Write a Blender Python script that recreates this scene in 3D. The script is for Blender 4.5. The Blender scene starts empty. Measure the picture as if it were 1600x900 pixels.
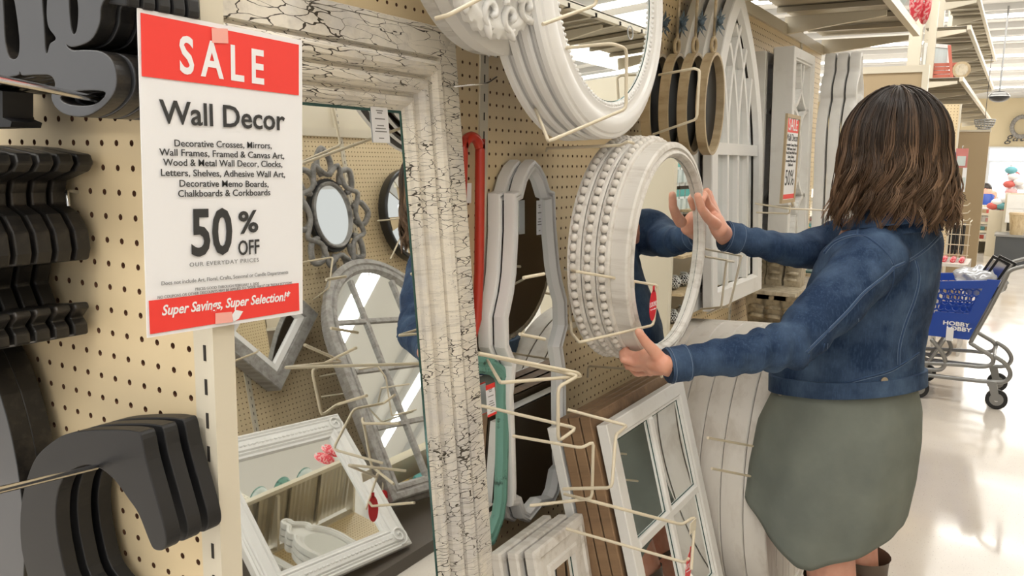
import bpy, bmesh, math, random
import numpy as np
from mathutils import Vector, Matrix
random.seed(7); rng = np.random.default_rng(7)
SC = bpy.context.scene
COL = SC.collection
# ------------------------------------------------------------------ camera (world: +Y along the aisle, wall of mirrors on -X)
F = 1290.0
Yc = np.array([800, -188, F]); Yc = Yc/np.linalg.norm(Yc)
Xc = np.array([2150, 243, -F]); Xc = Xc-Yc*(Xc@Yc); Xc = Xc/np.linalg.norm(Xc)
Zc = np.cross(Xc, Yc)
RM = np.stack([Xc, Yc, Zc], 1)
CP = np.array([.655, -.522, 1.45])
cam = bpy.data.cameras.new('camera'); camo = bpy.data.objects.new('camera', cam); COL.objects.link(camo)
cam.sensor_width = 36; cam.lens = 36*F/1600; cam.clip_start = .02; cam.clip_end = 200
right, down, fwd = RM[0], RM[1], RM[2]
camo.matrix_world = Matrix(((right[0], -down[0], -fwd[0], CP[0]), (right[1], -down[1], -fwd[1], CP[1]), (right[2], -down[2], -fwd[2], CP[2]), (0, 0, 0, 1)))
SC.camera = camo
# ------------------------------------------------------------------ view, world, lights
SC.view_settings.view_transform = 'Standard'; SC.view_settings.look = 'None'
SC.view_settings.gamma = 1; SC.view_settings.use_curve_mapping = False
SC.view_settings.exposure = 0.46
wd = bpy.data.worlds.new('store_air'); SC.world = wd; wd.use_nodes = True  # even pale fill light, added; enters through the open sides of the store
wd.node_tree.nodes['Background'].inputs[0].default_value = (1, .985, .96, 1)
wd.node_tree.nodes['Background'].inputs[1].default_value = 0.6
CEIL = 4.0
def area(name, loc, sx, sy, power, rot=(0, 0, 0), col=(1, .975, .93)):
    l = bpy.data.lights.new(name, 'AREA'); l.shape = 'RECTANGLE'; l.size = sx; l.size_y = sy; l.energy = power; l.color = col
    o = bpy.data.objects.new(name, l); COL.objects.link(o); o.location = loc; o.rotation_euler = rot; return o
LIGHT_Y = [-4.2, -1.4, 1.4, 4.2, 7.0]
for k, ly in enumerate(LIGHT_Y):
    area('fluorescent_light', (.6, ly, CEIL-.2), 9.0, .28, 62)
area('fluorescent_light', (1.5, 12.6, CEIL-.2), 9.0, 5.0, 260)
area('fluorescent_light', (1.5, 24, CEIL-.2), 14.0, 10.0, 1000)

# ------------------------------------------------------------------ picture helpers: a pixel of the photo to a point on a real plane
def ray(px, py): return RM.T@np.array([(px-800)/F, (py-450)/F, 1.])
def onx(px, py, x): d = ray(px, py); return Vector(CP+d*(x-CP[0])/d[0])
def ony(px, py, y): d = ray(px, py); return Vector(CP+d*(y-CP[1])/d[1])
def onz(px, py, z): d = ray(px, py); return Vector(CP+d*(z-CP[2])/d[2])
def atd(px, py, D): return Vector(CP+ray(px, py)*D)

# ------------------------------------------------------------------ materials
MATS = {}
def mat(name, col, rough=.5, metal=0., spec=.5, coat=0.):
    m = bpy.data.materials.new(name); m.use_nodes = True
    b = m.node_tree.nodes['Principled BSDF']
    b.inputs['Base Color'].default_value = (*col, 1); b.inputs['Roughness'].default_value = rough
    b.inputs['Metallic'].default_value = metal; b.inputs['Specular IOR Level'].default_value = spec
    b.inputs['Coat Weight'].default_value = coat
    MATS[name] = m; return m
def nd(m, t, **kw):
    n = m.node_tree.nodes.new(t)
    for k, v in kw.items(): setattr(n, k, v)
    return n
def lk(m, a, b): m.node_tree.links.new(a, b)
def bsdf(m): return m.node_tree.nodes['Principled BSDF']
def coords(m, scale=(1, 1, 1), rot=(0, 0, 0)):
    tc = nd(m, 'ShaderNodeTexCoord'); mp = nd(m, 'ShaderNodeMapping'); mp.inputs['Scale'].default_value = scale; mp.inputs['Rotation'].default_value = rot
    lk(m, tc.outputs['Object'], mp.inputs[0]); return mp.outputs[0]
def noise(m, vec, scale, detail=4, rough=.6, dist=0):
    n = nd(m, 'ShaderNodeTexNoise'); n.inputs['Scale'].default_value = scale; n.inputs['Detail'].default_value = detail
    n.inputs['Roughness'].default_value = rough; n.inputs['Distortion'].default_value = dist; lk(m, vec, n.inputs['Vector']); return n.outputs['Fac']
def ramp(m, fac, stops):
    r = nd(m, 'ShaderNodeValToRGB'); e = r.color_ramp.elements
    while len(e) < len(stops): e.new(.5)
    for i, (p, c) in enumerate(stops):
        e[i].position = p; e[i].color = (*c, 1) if len(c) == 3 else c
    lk(m, fac, r.inputs[0]); return r.outputs[0]
def mix(m, fac, a, b):
    x = nd(m, 'ShaderNodeMix', data_type='RGBA')
    if isinstance(fac, (int, float)): x.inputs[0].default_value = fac
    else: lk(m, fac, x.inputs[0])
    for s, v in ((x.inputs[6], a), (x.inputs[7], b)):
        if isinstance(v, tuple): s.default_value = (*v, 1)
        else: lk(m, v, s)
    return x.outputs[2]
def bump(m, h, strength=.3, dist=.002):
    b = nd(m, 'ShaderNodeBump'); b.inputs['Strength'].default_value = strength; b.inputs['Distance'].default_value = dist
    lk(m, h, b.inputs['Height']); lk(m, b.outputs[0], bsdf(m).inputs['Normal'])
def setcol(m, s): lk(m, s, bsdf(m).inputs['Base Color'])
def painted(name, base, dark, scale=30, amt=(.55, .7), stretch=(1, 1, .15), rough=.55, bs=.3, grain=60):
    """chalk-painted wood: paint with worn streaks of a darker undercoat"""
    m = mat(name, base, rough); v = coords(m, stretch); n = noise(m, v, scale, 6, .65, .3)
    c = ramp(m, n, [(0, base), (amt[0], base), (amt[1], dark)]); v2 = coords(m, stretch)
    n2 = noise(m, v2, grain*2, 3); setcol(m, c); bump(m, n2, bs, .001); return m

white_paint = painted('white_paint', (.80, .79, .76), (.70, .68, .64), 9, (.55, .8), (1, 1, 1))
gloss_white = painted('gloss_white', (.84, .83, .81), (.76, .75, .72), 6, (.6, .9), (1, 1, 1), .32, .05)
antique_white = painted('antique_white', (.74, .73, .70), (.40, .37, .33), 25, (.5, .75), (1, 1, .2))
wash_white = painted('wash_white', (.72, .69, .64), (.42, .37, .31), 28, (.48, .78), (1, 1, .12))
wash_plank = painted('wash_plank', (.74, .70, .64), (.50, .44, .37), 16, (.5, .85), (1, .2, 1))
grey_wash = painted('grey_wash', (.40, .385, .36), (.20, .18, .16), 30, (.42, .72), (1, 1, .15))
pewter = painted('pewter', (.30, .29, .275), (.10, .095, .09), 22, (.42, .7), (1, 1, .6), .42)
teal_paint = painted('teal_paint', (.15, .34, .28), (.04, .10, .08), 34, (.56, .64), (1, 1, .6))
red_enamel = mat('red_enamel', (.52, .045, .025), .28)
brown_wood = painted('brown_wood', (.30, .185, .10), (.13, .075, .04), 20, (.35, .8), (1, 1, .08), .6, .6)
tan_ring = painted('tan_ring', (.52, .41, .25), (.30, .20, .10), 24, (.45, .75), (1, 1, .3))
corbel_m = painted('corbel_cream', (.60, .53, .40), (.30, .24, .16), 40, (.45, .75), (1, 1, .5))
pale_aqua = painted('pale_aqua', (.62, .70, .69), (.46, .52, .50), 14, (.5, .8))
black_letter = mat('black_letter', (.011, .011, .012), .5)
lit_face = mat('grey_face', (.085, .088, .095), .4)  # black letter fronts greyed: the light they reflect is in the colour
aged_black = painted('aged_black', (.013, .012, .011), (.055, .045, .036), 40, (.5, .75), (1, 1, 1), .38)
dark_back = mat('dark_backing', (.10, .075, .05), .9)
peg_cream = mat('peg_cream', (.70, .60, .43), .5)
v = coords(peg_cream, (1, 1, 1)); setcol(peg_cream, ramp(peg_cream, noise(peg_cream, v, 3, 3), [(.3, (.78, .625, .385)), (.7, (.82, .67, .425))]))
hole_core = mat('hole_core', (.16, .07, .035), .9)
steel_cream = mat('steel_cream', (.70, .64, .51), .38)
shelf_steel = mat('shelf_steel', (.42, .38, .30), .32, .35)
wire_cream = mat('wire_cream', (.68, .60, .45), .35)
chrome = mat('chrome', (.72, .72, .72), .18, 1.)
steel_grey = mat('steel_grey', (.30, .30, .29), .35, .6)
mirror_glass = mat('mirror_glass', (.88, .90, .89), .012, 1.)
mirror_edge = mat('mirror_edge', (.05, .12, .11), .2, .5)
paper = mat('paper_white', (.86, .86, .88), .45)
sale_red = mat('sale_red', (.90, .055, .045), .45)
ink = mat('ink', (.035, .035, .035), .6)
ink_grey = mat('ink_grey', (.22, .22, .22), .6)
paper_ink = mat('paper_knockout', (.88, .88, .90), .45)
tape_m = mat('tape', (.90, .42, .36), .7)
tag_red = mat('tag_red', (.72, .02, .03), .35)
black_plastic = mat('black_plastic', (.012, .012, .012), .35)
rubber = mat('rubber', (.02, .02, .02), .6)
cart_blue = mat('cart_blue', (.02, .07, .38), .3)
tan_board = mat('tan_board', (.46, .35, .21), .6)
cream_wall = mat('cream_wall', (.80, .68, .45), .8)
ceiling_m = mat('ceiling_white', (.80, .80, .78), .8)
tube_m = mat('tube_glow', (1, 1, 1), .5)
bsdf(tube_m).inputs['Emission Color'].default_value = (1, .98, .95, 1); bsdf(tube_m).inputs['Emission Strength'].default_value = 5.0
window_glow = mat('daylight_glass', (.7, .75, .8), .2)
bsdf(window_glow).inputs['Emission Color'].default_value = (.75, .85, 1, 1); bsdf(window_glow).inputs['Emission Strength'].default_value = .55

def crackle(name, rot=0):
    m = mat(name, (.76, .71, .60), .5)
    st = (1, 5.5, 2.2) if not rot else (1, 2.2, 5.5)
    v = coords(m, st if not rot else (1, 3.6, 9))
    vn = nd(m, 'ShaderNodeTexNoise'); vn.inputs['Scale'].default_value = 9; vn.inputs['Detail'].default_value = 3; lk(m, v, vn.inputs['Vector'])
    mp = nd(m, 'ShaderNodeMix', data_type='VECTOR'); mp.inputs[0].default_value = .10
    lk(m, v, mp.inputs[4]); lk(m, vn.outputs['Color'], mp.inputs[5])
    vo = nd(m, 'ShaderNodeTexVoronoi', feature='DISTANCE_TO_EDGE'); vo.inputs['Scale'].default_value = 19; lk(m, mp.outputs[1], vo.inputs['Vector'])
    big = noise(m, coords(m, (1, 1, 1)), 7, 3)
    ar = nd(m, 'ShaderNodeMapRange'); ar.inputs[1].default_value = .38; ar.inputs[2].default_value = .68; ar.inputs[3].default_value = .002; ar.inputs[4].default_value = .045; lk(m, big, ar.inputs[0])
    cmpn = nd(m, 'ShaderNodeMath', operation='LESS_THAN'); lk(m, vo.outputs['Distance'], cmpn.inputs[0]); lk(m, ar.outputs[0], cmpn.inputs[1])
    worn = noise(m, coords(m, (1, 1, 1)), 5, 5, .7)
    grain = noise(m, coords(m, (1, 12, 1) if not rot else (1, 1, 12)), 14, 5, .7)
    base = mix(m, ramp(m, worn, [(.45, (0, 0, 0)), (.62, (1, 1, 1))]), (.84, .785, .68), (.66, .63, .59))
    base = mix(m, ramp(m, grain, [(.5, (0, 0, 0)), (.72, (.7, .7, .7))]), base, (.50, .46, .39))
    setcol(m, mix(m, cmpn.outputs[0], base, (.06, .05, .035)))
    inv = nd(m, 'ShaderNodeMath', operation='SUBTRACT'); inv.inputs[0].default_value = 1; lk(m, cmpn.outputs[0], inv.inputs[1])
    bump(m, inv.outputs[0], .6, .0015); return m
crackle_v = crackle('crackle_paint_upright'); crackle_h = crackle('crackle_paint_rail', 1)

denim = mat('denim', (.035, .085, .20), .8, spec=.25)
v = coords(denim); n1 = noise(denim, v, 9, 5, .6); n2 = noise(denim, coords(denim, (1, 1, .2)), 260, 2)
c = mix(denim, ramp(denim, n1, [(.40, (0, 0, 0)), (.72, (1, 1, 1))]), (.013, .032, .078), (.080, .130, .215))
c = mix(denim, ramp(denim, n2, [(.5, (0, 0, 0)), (.8, (.35, .35, .35))]), c, (.085, .15, .27)); setcol(denim, c)
n3 = noise(denim, coords(denim), 700, 2); bump(denim, n3, .35, .001)
denim_seam = mat('denim_seam', (.03, .065, .14), .8)
thread = mat('thread', (.14, .20, .30), .8)
dress_m = mat('grey_green_cloth', (.195, .215, .19), .75, spec=.2)
v = coords(dress_m); setcol(dress_m, ramp(dress_m, noise(dress_m, v, 7, 5, .6), [(.35, (.165, .183, .162)), (.7, (.215, .235, .205))]))
bump(dress_m, noise(dress_m, coords(dress_m), 500, 2), .2, .0006)
skin = mat('skin', (.72, .36, .25), .48)
bsdf(skin).inputs['Subsurface Weight'].default_value = .12; bsdf(skin).inputs['Subsurface Radius'].default_value = (.012, .004, .002)
setcol(skin, ramp(skin, noise(skin, coords(skin), 22, 3), [(.35, (.72, .34, .235)), (.7, (.78, .43, .32))]))
nail = mat('nail', (.80, .50, .42), .25)
hair_dark = mat('hair_dark', (.020, .012, .008), .38); hair_mid = mat('hair_mid', (.075, .038, .018), .40); hair_light = mat('hair_light', (.24, .115, .05), .42)
hair_cap = mat('hair_cap', (.030, .017, .010), .5)
boot_m = mat('boot_leather', (.12, .085, .06), .5)

floor_m = mat('terrazzo_tile', (.72, .67, .61), .12)
v = coords(floor_m); fn = noise(floor_m, v, 1.2, 4); sp = noise(floor_m, v, 160, 2)
c = ramp(floor_m, fn, [(.35, (.68, .62, .55)), (.7, (.76, .71, .64))]); c = mix(floor_m, ramp(floor_m, sp, [(.66, (0, 0, 0)), (.72, (1, 1, 1))]), c, (.30, .24, .19))
vo = nd(floor_m, 'ShaderNodeTexVoronoi'); vo.inputs['Scale'].default_value = 38; lk(floor_m, v, vo.inputs['Vector'])
c = mix(floor_m, ramp(floor_m, vo.outputs['Distance'], [(.05, (1, 1, 1)), (.07, (0, 0, 0))]), c, (.34, .28, .22)); setcol(floor_m, c)
lk(floor_m, ramp(floor_m, noise(floor_m, v, 2.5, 4), [(.3, (.06,)*3), (.75, (.20,)*3)]), bsdf(floor_m).inputs['Roughness'])

# ------------------------------------------------------------------ object helpers
def link(o, parent=None):
    COL.objects.link(o)
    if parent is not None: o.parent = parent
    return o
def tag(o, label=None, cat=None, group=None, kind=None):
    if label: o['label'] = label
    if cat: o['category'] = cat
    if group: o['group'] = group
    if kind: o['kind'] = kind
    return o
def empty(name, loc=(0, 0, 0), rot=(0, 0, 0), label=None, cat=None, group=None):
    o = bpy.data.objects.new(name, None); COL.objects.link(o); o.location = loc; o.rotation_euler = rot; o.empty_display_size = .05
    return tag(o, label, cat, group)
def copy_tree(o, parent=None):
    c = o.copy(); COL.objects.link(c)
    if parent is not None: c.parent = parent
    for ch in o.children[:]: copy_tree(ch, c)
    return c
class MB:
    def __init__(s): s.v = []; s.f = []; s.m = []; s.mi = 0
    def add(s, vs, fs):
        b = len(s.v); s.v += [tuple(p) for p in vs]; s.f += [tuple(i+b for i in f) for f in fs]; s.m += [s.mi]*len(fs); return s
    def box(s, a, b):
        x0, y0, z0 = a; x1, y1, z1 = b
        return s.add([(x0, y0, z0), (x1, y0, z0), (x1, y1, z0), (x0, y1, z0), (x0, y0, z1), (x1, y0, z1), (x1, y1, z1), (x0, y1, z1)],
                     [(0, 3, 2, 1), (4, 5, 6, 7), (0, 1, 5, 4), (1, 2, 6, 5), (2, 3, 7, 6), (3, 0, 4, 7)])
    def tube(s, pts, r, n=8, closed=False, cap=True):
        pts = [Vector(p) for p in pts]; N = len(pts); rs = r if isinstance(r, (list, tuple)) else [r]*N
        prev = None; rings = []
        for i in range(N):
            if closed: t = (pts[(i+1) % N]-pts[i-1]).normalized()
            elif i == 0: t = (pts[1]-pts[0]).normalized()
            elif i == N-1: t = (pts[-1]-pts[-2]).normalized()
            else:
                t = ((pts[i+1]-pts[i]).normalized()+(pts[i]-pts[i-1]).normalized())
                t = t.normalized() if t.length > 1e-6 else (pts[i+1]-pts[i]).normalized()
            if prev is None:
                a = Vector((0, 0, 1)) if abs(t.z) < .9 else Vector((1, 0, 0)); u = t.cross(a).normalized()
            else:
                u = prev-t*prev.dot(t); u = u.normalized() if u.length > 1e-6 else t.orthogonal().normalized()
            prev = u; w = t.cross(u)
            rings.append([pts[i]+(u*math.cos(2*math.pi*k/n)+w*math.sin(2*math.pi*k/n))*rs[i] for k in range(n)])
        vs = [p for rg in rings for p in rg]; fs = []
        for i in range(N if closed else N-1):
            j = (i+1) % N
            for k in range(n): fs.append((i*n+k, i*n+(k+1) % n, j*n+(k+1) % n, j*n+k))
        if cap and not closed: fs += [tuple(range(n))[::-1], tuple((N-1)*n+k for k in range(n))]
        return s.add(vs, fs)
    def prism(s, pts, z0, z1):
        n = len(pts); vs = [(p[0], p[1], z0) for p in pts]+[(p[0], p[1], z1) for p in pts]
        return s.add(vs, [tuple(range(n))[::-1], tuple(range(n, 2*n))]+[(i, (i+1) % n, n+(i+1) % n, n+i) for i in range(n)])
    def sphere(s, c, r, nu=8, nv=5, sc=(1, 1, 1)):
        vs = [(c[0], c[1], c[2]-r*sc[2])]
        for j in range(1, nv):
            t = math.pi*j/nv
            for i in range(nu): p = 2*math.pi*i/nu; vs.append((c[0]+r*sc[0]*math.sin(t)*math.cos(p), c[1]+r*sc[1]*math.sin(t)*math.sin(p), c[2]-r*sc[2]*math.cos(t)))
        vs.append((c[0], c[1], c[2]+r*sc[2])); fs = [(0, 1+(i+1) % nu, 1+i) for i in range(nu)]
        for j in range(nv-2):
            for i in range(nu): a = 1+j*nu; fs.append((a+i, a+(i+1) % nu, a+nu+(i+1) % nu, a+nu+i))
        L = len(vs)-1; a = 1+(nv-2)*nu; fs += [(a+i, a+(i+1) % nu, L) for i in range(nu)]
        return s.add(vs, fs)
    def ringsweep(s, path, prof, closed=True):
        """path: 2D points; prof: (inward offset, height) pairs; sweeps the profile round the path with mitres. local x,y in plane, z = out"""
        P = [Vector(p).to_2d() if len(p) > 2 else Vector(p) for p in path]; N = len(P)
        A = sum(P[i].x*P[(i+1) % N].y-P[(i+1) % N].x*P[i].y for i in range(N))
        if A < 0: P = P[::-1]
        nr = []
        for i in range(N):
            e1 = P[i]-P[i-1]; e2 = P[(i+1) % N]-P[i]
            if not closed and i == 0: e1 = e2
            if not closed and i == N-1: e2 = e1
            e1.normalize(); e2.normalize(); n1 = Vector((-e1.y, e1.x)); n2 = Vector((-e2.y, e2.x)); b = n1+n2
            if b.length < 1e-6: b = n1
            b.normalize(); nr.append(b/max(.35, b.dot(n1)))
        M = len(prof); vs = []
        for i in range(N):
            for (o, h) in prof: q = P[i]+nr[i]*o; vs.append((q.x, q.y, h))
        fs = []
        for i in range(N if closed else N-1):
            j = (i+1) % N
            for k in range(M-1): fs.append((i*M+k, j*M+k, j*M+k+1, i*M+k+1))
        return s.add(vs, fs)
    def build(s, name, m, parent=None, smooth=False, loc=None, angle=None):
        me = bpy.data.meshes.new(name); me.from_pydata(s.v, [], s.f)
        ms = m if isinstance(m, (list, tuple)) else [m]
        for q in ms: me.materials.append(q)
        if len(ms) > 1: me.polygons.foreach_set('material_index', s.m)
        if smooth: me.polygons.foreach_set('use_smooth', [True]*len(me.polygons))
        me.update()
        if smooth and angle is not None: me.set_sharp_from_angle(angle=math.radians(angle))
        o = bpy.data.objects.new(name, me)
        if loc is not None: o.location = loc
        return link(o, parent)
def inset(path, d):
    P = [Vector(p) for p in path]; N = len(P)
    A = sum(P[i].x*P[(i+1) % N].y-P[(i+1) % N].x*P[i].y for i in range(N))
    if A < 0: P = P[::-1]
    out = []
    for i in range(N):
        e1 = (P[i]-P[i-1]).normalized(); e2 = (P[(i+1) % N]-P[i]).normalized(); n1 = Vector((-e1.y, e1.x)); n2 = Vector((-e2.y, e2.x)); b = n1+n2
        if b.length < 1e-6: b = n1
        b.normalize(); out.append(P[i]+b*(d/max(.35, b.dot(n1))))
    return out
def rect(w, h, cx=0, cy=0): return [(cx-w/2, cy-h/2), (cx+w/2, cy-h/2), (cx+w/2, cy+h/2), (cx-w/2, cy+h/2)]
def circ(r, n=64, sx=1, sy=1, c=(0, 0)): return [(c[0]+r*sx*math.cos(2*math.pi*i/n), c[1]+r*sy*math.sin(2*math.pi*i/n)) for i in range(n)]
def smoothpath(pts, it=2):
    P = [Vector(p) for p in pts]
    for _ in range(it):
        Q = []
        for i in range(len(P)): a, b = P[i], P[(i+1) % len(P)]; Q += [a*.75+b*.25, a*.25+b*.75]
        P = Q
    return P
def catmull(pts, n=6, closed=False):
    P = [Vector(p) for p in pts]; N = len(P); out = []
    for i in range(N if closed else N-1):
        g = lambda k: P[k % N] if closed else P[min(max(k, 0), N-1)]
        p0, p1, p2, p3 = g(i-1), g(i), g(i+1), g(i+2)
        for j in range(n):
            t = j/n; out.append(.5*((2*p1)+(p2-p0)*t+(2*p0-5*p1+4*p2-p3)*t*t+(3*p1-p0-3*p2+p3)*t**3))
    if not closed: out.append(P[-1])
    return out
def hangframe(name, loc, lean=0, roll=0, yaw=0, label=None, cat=None, group=None, face=1):
    """Empty whose local x = along the aisle, y = up, z = away from the wall; lean tips the top back"""
    o = empty(name, (0, 0, 0), (0, 0, 0), label, cat, group)
    if face > 0: B = Matrix(((0, 0, 1), (1, 0, 0), (0, 1, 0)))
    else: B = Matrix(((0, 0, -1), (-1, 0, 0), (0, 1, 0)))
    M = B@Matrix.Rotation(yaw, 3, 'Y')@Matrix.Rotation(-lean, 3, 'X')@Matrix.Rotation(roll, 3, 'Z')
    M4 = M.to_4x4(); M4.translation = Vector(loc); o.matrix_world = M4; return o
def fill(path, z, name, m, parent, thick=.003):
    """flat pane of glass with real thickness, front face at z"""
    b = MB(); b.prism([tuple(p) for p in path] if sum(path[i][0]*path[(i+1) % len(path)][1]-path[(i+1) % len(path)][0]*path[i][1] for i in range(len(path))) > 0 else [tuple(p) for p in path][::-1], z-thick, z)
    return b.build(name, m, parent)
def bar2(mb, a, b, w, z0, z1):
    a, b = Vector(a), Vector(b); d = (b-a).normalized(); n = Vector((-d.y, d.x))*w/2
    mb.prism([tuple(a-n), tuple(b-n), tuple(b+n), tuple(a+n)], z0, z1)
def polybar(mb, pts, w, z0, z1):
    for i in range(len(pts)-1): bar2(mb, pts[i], pts[i+1], w, z0, z1)
def wire(name, pts, r=.0028, m=None, parent=None, label=None, cat=None, group=None, n=8):
    b = MB()
    P = [Vector(p) for p in pts]; Q = [P[0]]
    for i in range(1, len(P)-1):                       # rounded bends
        d1 = (P[i-1]-P[i]); d2 = (P[i+1]-P[i]); k = min(.010, d1.length*.3, d2.length*.3)
        a = P[i]+d1.normalized()*k; c = P[i]+d2.normalized()*k; Q += [a, (a+c+P[i]*2)/4, c]
    Q.append(P[-1]); b.tube(Q, r, n)
    o = b.build(name, m or wire_cream, parent, True, angle=60); return tag(o, label, cat, group)
def text(body, size, m, parent, loc, name='lettering', align='CENTER', ext=.0002, sx=1., off=0, space=1., rot=(0, 0, 0), shear=0, font=None):
    c = bpy.data.curves.new(name, 'FONT'); c.body = body; c.size = size; c.align_x = align; c.align_y = 'CENTER'; c.extrude = ext; c.offset = off; c.space_character = space; c.shear = shear; c.resolution_u = 3
    c.materials.append(m); o = bpy.data.objects.new(name, c); link(o, parent); o.location = loc; o.scale = (sx, 1, 1); o.rotation_euler = rot
    return o
def text_mesh_all():
    dg = bpy.context.evaluated_depsgraph_get(); dg.update()
    for o in [o for o in bpy.data.objects if o.type == 'FONT']:
        me = bpy.data.meshes.new_from_object(o.evaluated_get(dg)); n = bpy.data.objects.new(o.name, me); nm = o.name
        COL.objects.link(n); n.parent = o.parent; n.location = o.location; n.rotation_euler = o.rotation_euler; n.scale = o.scale
        bpy.data.objects.remove(o); n.name = nm

ORD = ['first', 'second', 'third', 'fourth', 'fifth', 'sixth', 'seventh', 'eighth', 'ninth', 'tenth', 'eleventh', 'twelfth', 'thirteenth', 'fourteenth', 'fifteenth', 'sixteenth']
# ================================================================== THE SETTING
WX = -.31       # pegboard of the mirror wall
OX = 2.05       # pegboard across the aisle
b = MB(); b.box((-14, -8, -.1), (16, 40, 0)); tag(b.build('floor', floor_m), kind='structure')
b = MB(); b.box((-14, -8, CEIL), (16, 40, CEIL+.1)); tag(b.build('ceiling', ceiling_m), kind='structure')
b = MB(); b.box((-14, 36, 0), (16, 36.2, CEIL)); tag(b.build('wall_far', cream_wall), kind='structure')
# metal ceiling ribs
cme = None
for k in range(24):
    b = MB(); y = 9+k*1.0; b.box((-6, y, CEIL-.10), (9, y+.07, CEIL)); 
    if cme is None: o = b.build('trim_1', mat('ceiling_rib', (.62, .62, .61), .6)); cme = o.data; oy = y; tag(o, kind='structure')
    else: o = bpy.data.objects.new('trim_1', cme); link(o); o.location = (0, y-oy, 0); tag(o, kind='structure')
# ceiling fixtures with tubes
def fixture(y, x0, x1, lab):
    e = empty('ceiling_light', ((x0+x1)/2, y, CEIL-.12), label=lab, cat='light', group='fluorescent strips across the store ceiling')
    b = MB(); b.box((x0-(x0+x1)/2, -.13, 0), (x1-(x0+x1)/2, .13, .12)); b.build('housing', ceiling_m, e)
    b = MB(); b.box((x0-(x0+x1)/2, -.11, -.03), (x1-(x0+x1)/2, .11, 0)); b.build('tube', tube_m, e)
for k, y in enumerate(LIGHT_Y+[9.8, 12.6, 15.4, 18.2, 21, 23.8, 26.6, 29.4]):
    fixture(y, -6, 8, '%s long white fluorescent strip across the ceiling, counted from the camera end' % ORD[k])

# ---- pegboard sheets with real holes: 1 inch grid
def pegmesh(nx, ny, name, th=.005, r=.0034, pitch=.0254):
    vs = []; fs = []; seg = 8
    ang = [math.pi/8+2*math.pi*k/seg for k in range(seg)]
    sq = [(1, .4142), (.4142, 1), (-.4142, 1), (-1, .4142), (-1, -.4142), (-.4142, -1), (.4142, -1), (1, -.4142)]
    for j in range(ny):
        for i in range(nx):
            cx, cy = (i+.5)*pitch, (j+.5)*pitch; b0 = len(vs); h = pitch/2
            vs += [(cx+h*sx, cy+h*sy, 0) for sx, sy in sq]+[(cx+r*math.cos(a), cy+r*math.sin(a), 0) for a in ang]+[(cx+r*math.cos(a), cy+r*math.sin(a), -th) for a in ang]
            vs += [(cx+h, cy+h, 0), (cx-h, cy+h, 0), (cx-h, cy-h, 0), (cx+h, cy-h, 0)]
            for k in range(8):
                k2 = (k+1) % 8
                fs.append((b0+k, b0+k2, b0+8+k2, b0+8+k)); fs.append((b0+8+k, b0+8+k2, b0+16+k2, b0+16+k))
            fs += [(b0+0, b0+24, b0+1), (b0+2, b0+25, b0+3), (b0+4, b0+26, b0+5), (b0+6, b0+27, b0+7)]
    me = bpy.data.meshes.new(name); me.from_pydata(vs, [], fs); me.materials.append(peg_cream); me.materials.append(hole_core)
    mi = []
    for c in range(nx*ny): mi += [0, 1]*8+[0]*4
    me.polygons.foreach_set('material_index', mi); me.update(); return me
_pm = {}
def pegboard(parent, nx, ny, M):
    """M maps local (x along, y up, z out) into the parent's frame"""
    if (nx, ny) not in _pm:
        b = MB(); W, H = nx*.0254, ny*.0254; b.box((0, 0, -.012), (W, H, -.0052)); t = b.build('tmp', hole_core)
        _pm[(nx, ny)] = (pegmesh(nx, ny, 'pegboard'), t.data); bpy.data.objects.remove(t)
    for nm, me in (('pegboard', _pm[(nx, ny)][0]), ('backing', _pm[(nx, ny)][1])):
        o = bpy.data.objects.new(nm, me); link(o, parent); o.matrix_local = M
def post(parent, x0, y0, x1, y1, z0, z1, slot_dir, zc=None):
    b = MB(); b.box((x0, y0, z0), (x1, y1, z1)); p = b.build('upright_post', steel_cream, parent)
    s = MB(); sx, sy = slot_dir; z = z0+.04
    while z < z1-.04:
        if sy: s.box((sx-.0018, (y0 if sy < 0 else y1)-.0006, z), (sx+.0018, (y0 if sy < 0 else y1)+.0006, z+.016))
        else: s.box(((x1 if sx > 0 else x0)-.0006, (y0+y1)/2-.0018, z), ((x1 if sx > 0 else x0)+.0006, (y0+y1)/2+.0018, z+.016))
        z += .0381 if sy == 0 else .0345
    s.build('slots', mat_slot, p)['kind'] = 'stuff'; return p
mat_slot = mat('slot_dark', (.03, .025, .02), .9)

# ---- endcap of the near gondola (faces the camera)
ec = empty('endcap_pegboard', (0, 0, 0), label='cream endcap pegboard with black wooden letters, in front of the mirror wall', cat='shelving')
Mx = lambda rows, t: Matrix(((rows[0][0], rows[1][0], rows[2][0], t[0]), (rows[0][1], rows[1][1], rows[2][1], t[1]), (rows[0][2], rows[1][2], rows[2][2], t[2]), (0, 0, 0, 1)))
# hole column at x=-.118, rows at 1.407 -> phase
NXE = 35; x_left = -.118+.0127+3*.0254-NXE*.0254
pegboard(ec, NXE, 62, Mx([(1, 0, 0), (0, 0, 1), (0, -1, 0)], (x_left, 0, 1.407+.0127-40*.0254)))
pw = post(ec, -.0165, -.004, 0, .022, 0, 2.1, (-.0125, -1))
b = MB(); b.box((-.031, -.0025, 0), (-.0165, .012, 2.1)); b.build('edge_strip', steel_cream, ec)
b = MB(); b.box((-1.0, .0, 0), (x_left, .012, 2.1)); b.build('edge_strip', steel_cream, ec)

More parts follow.
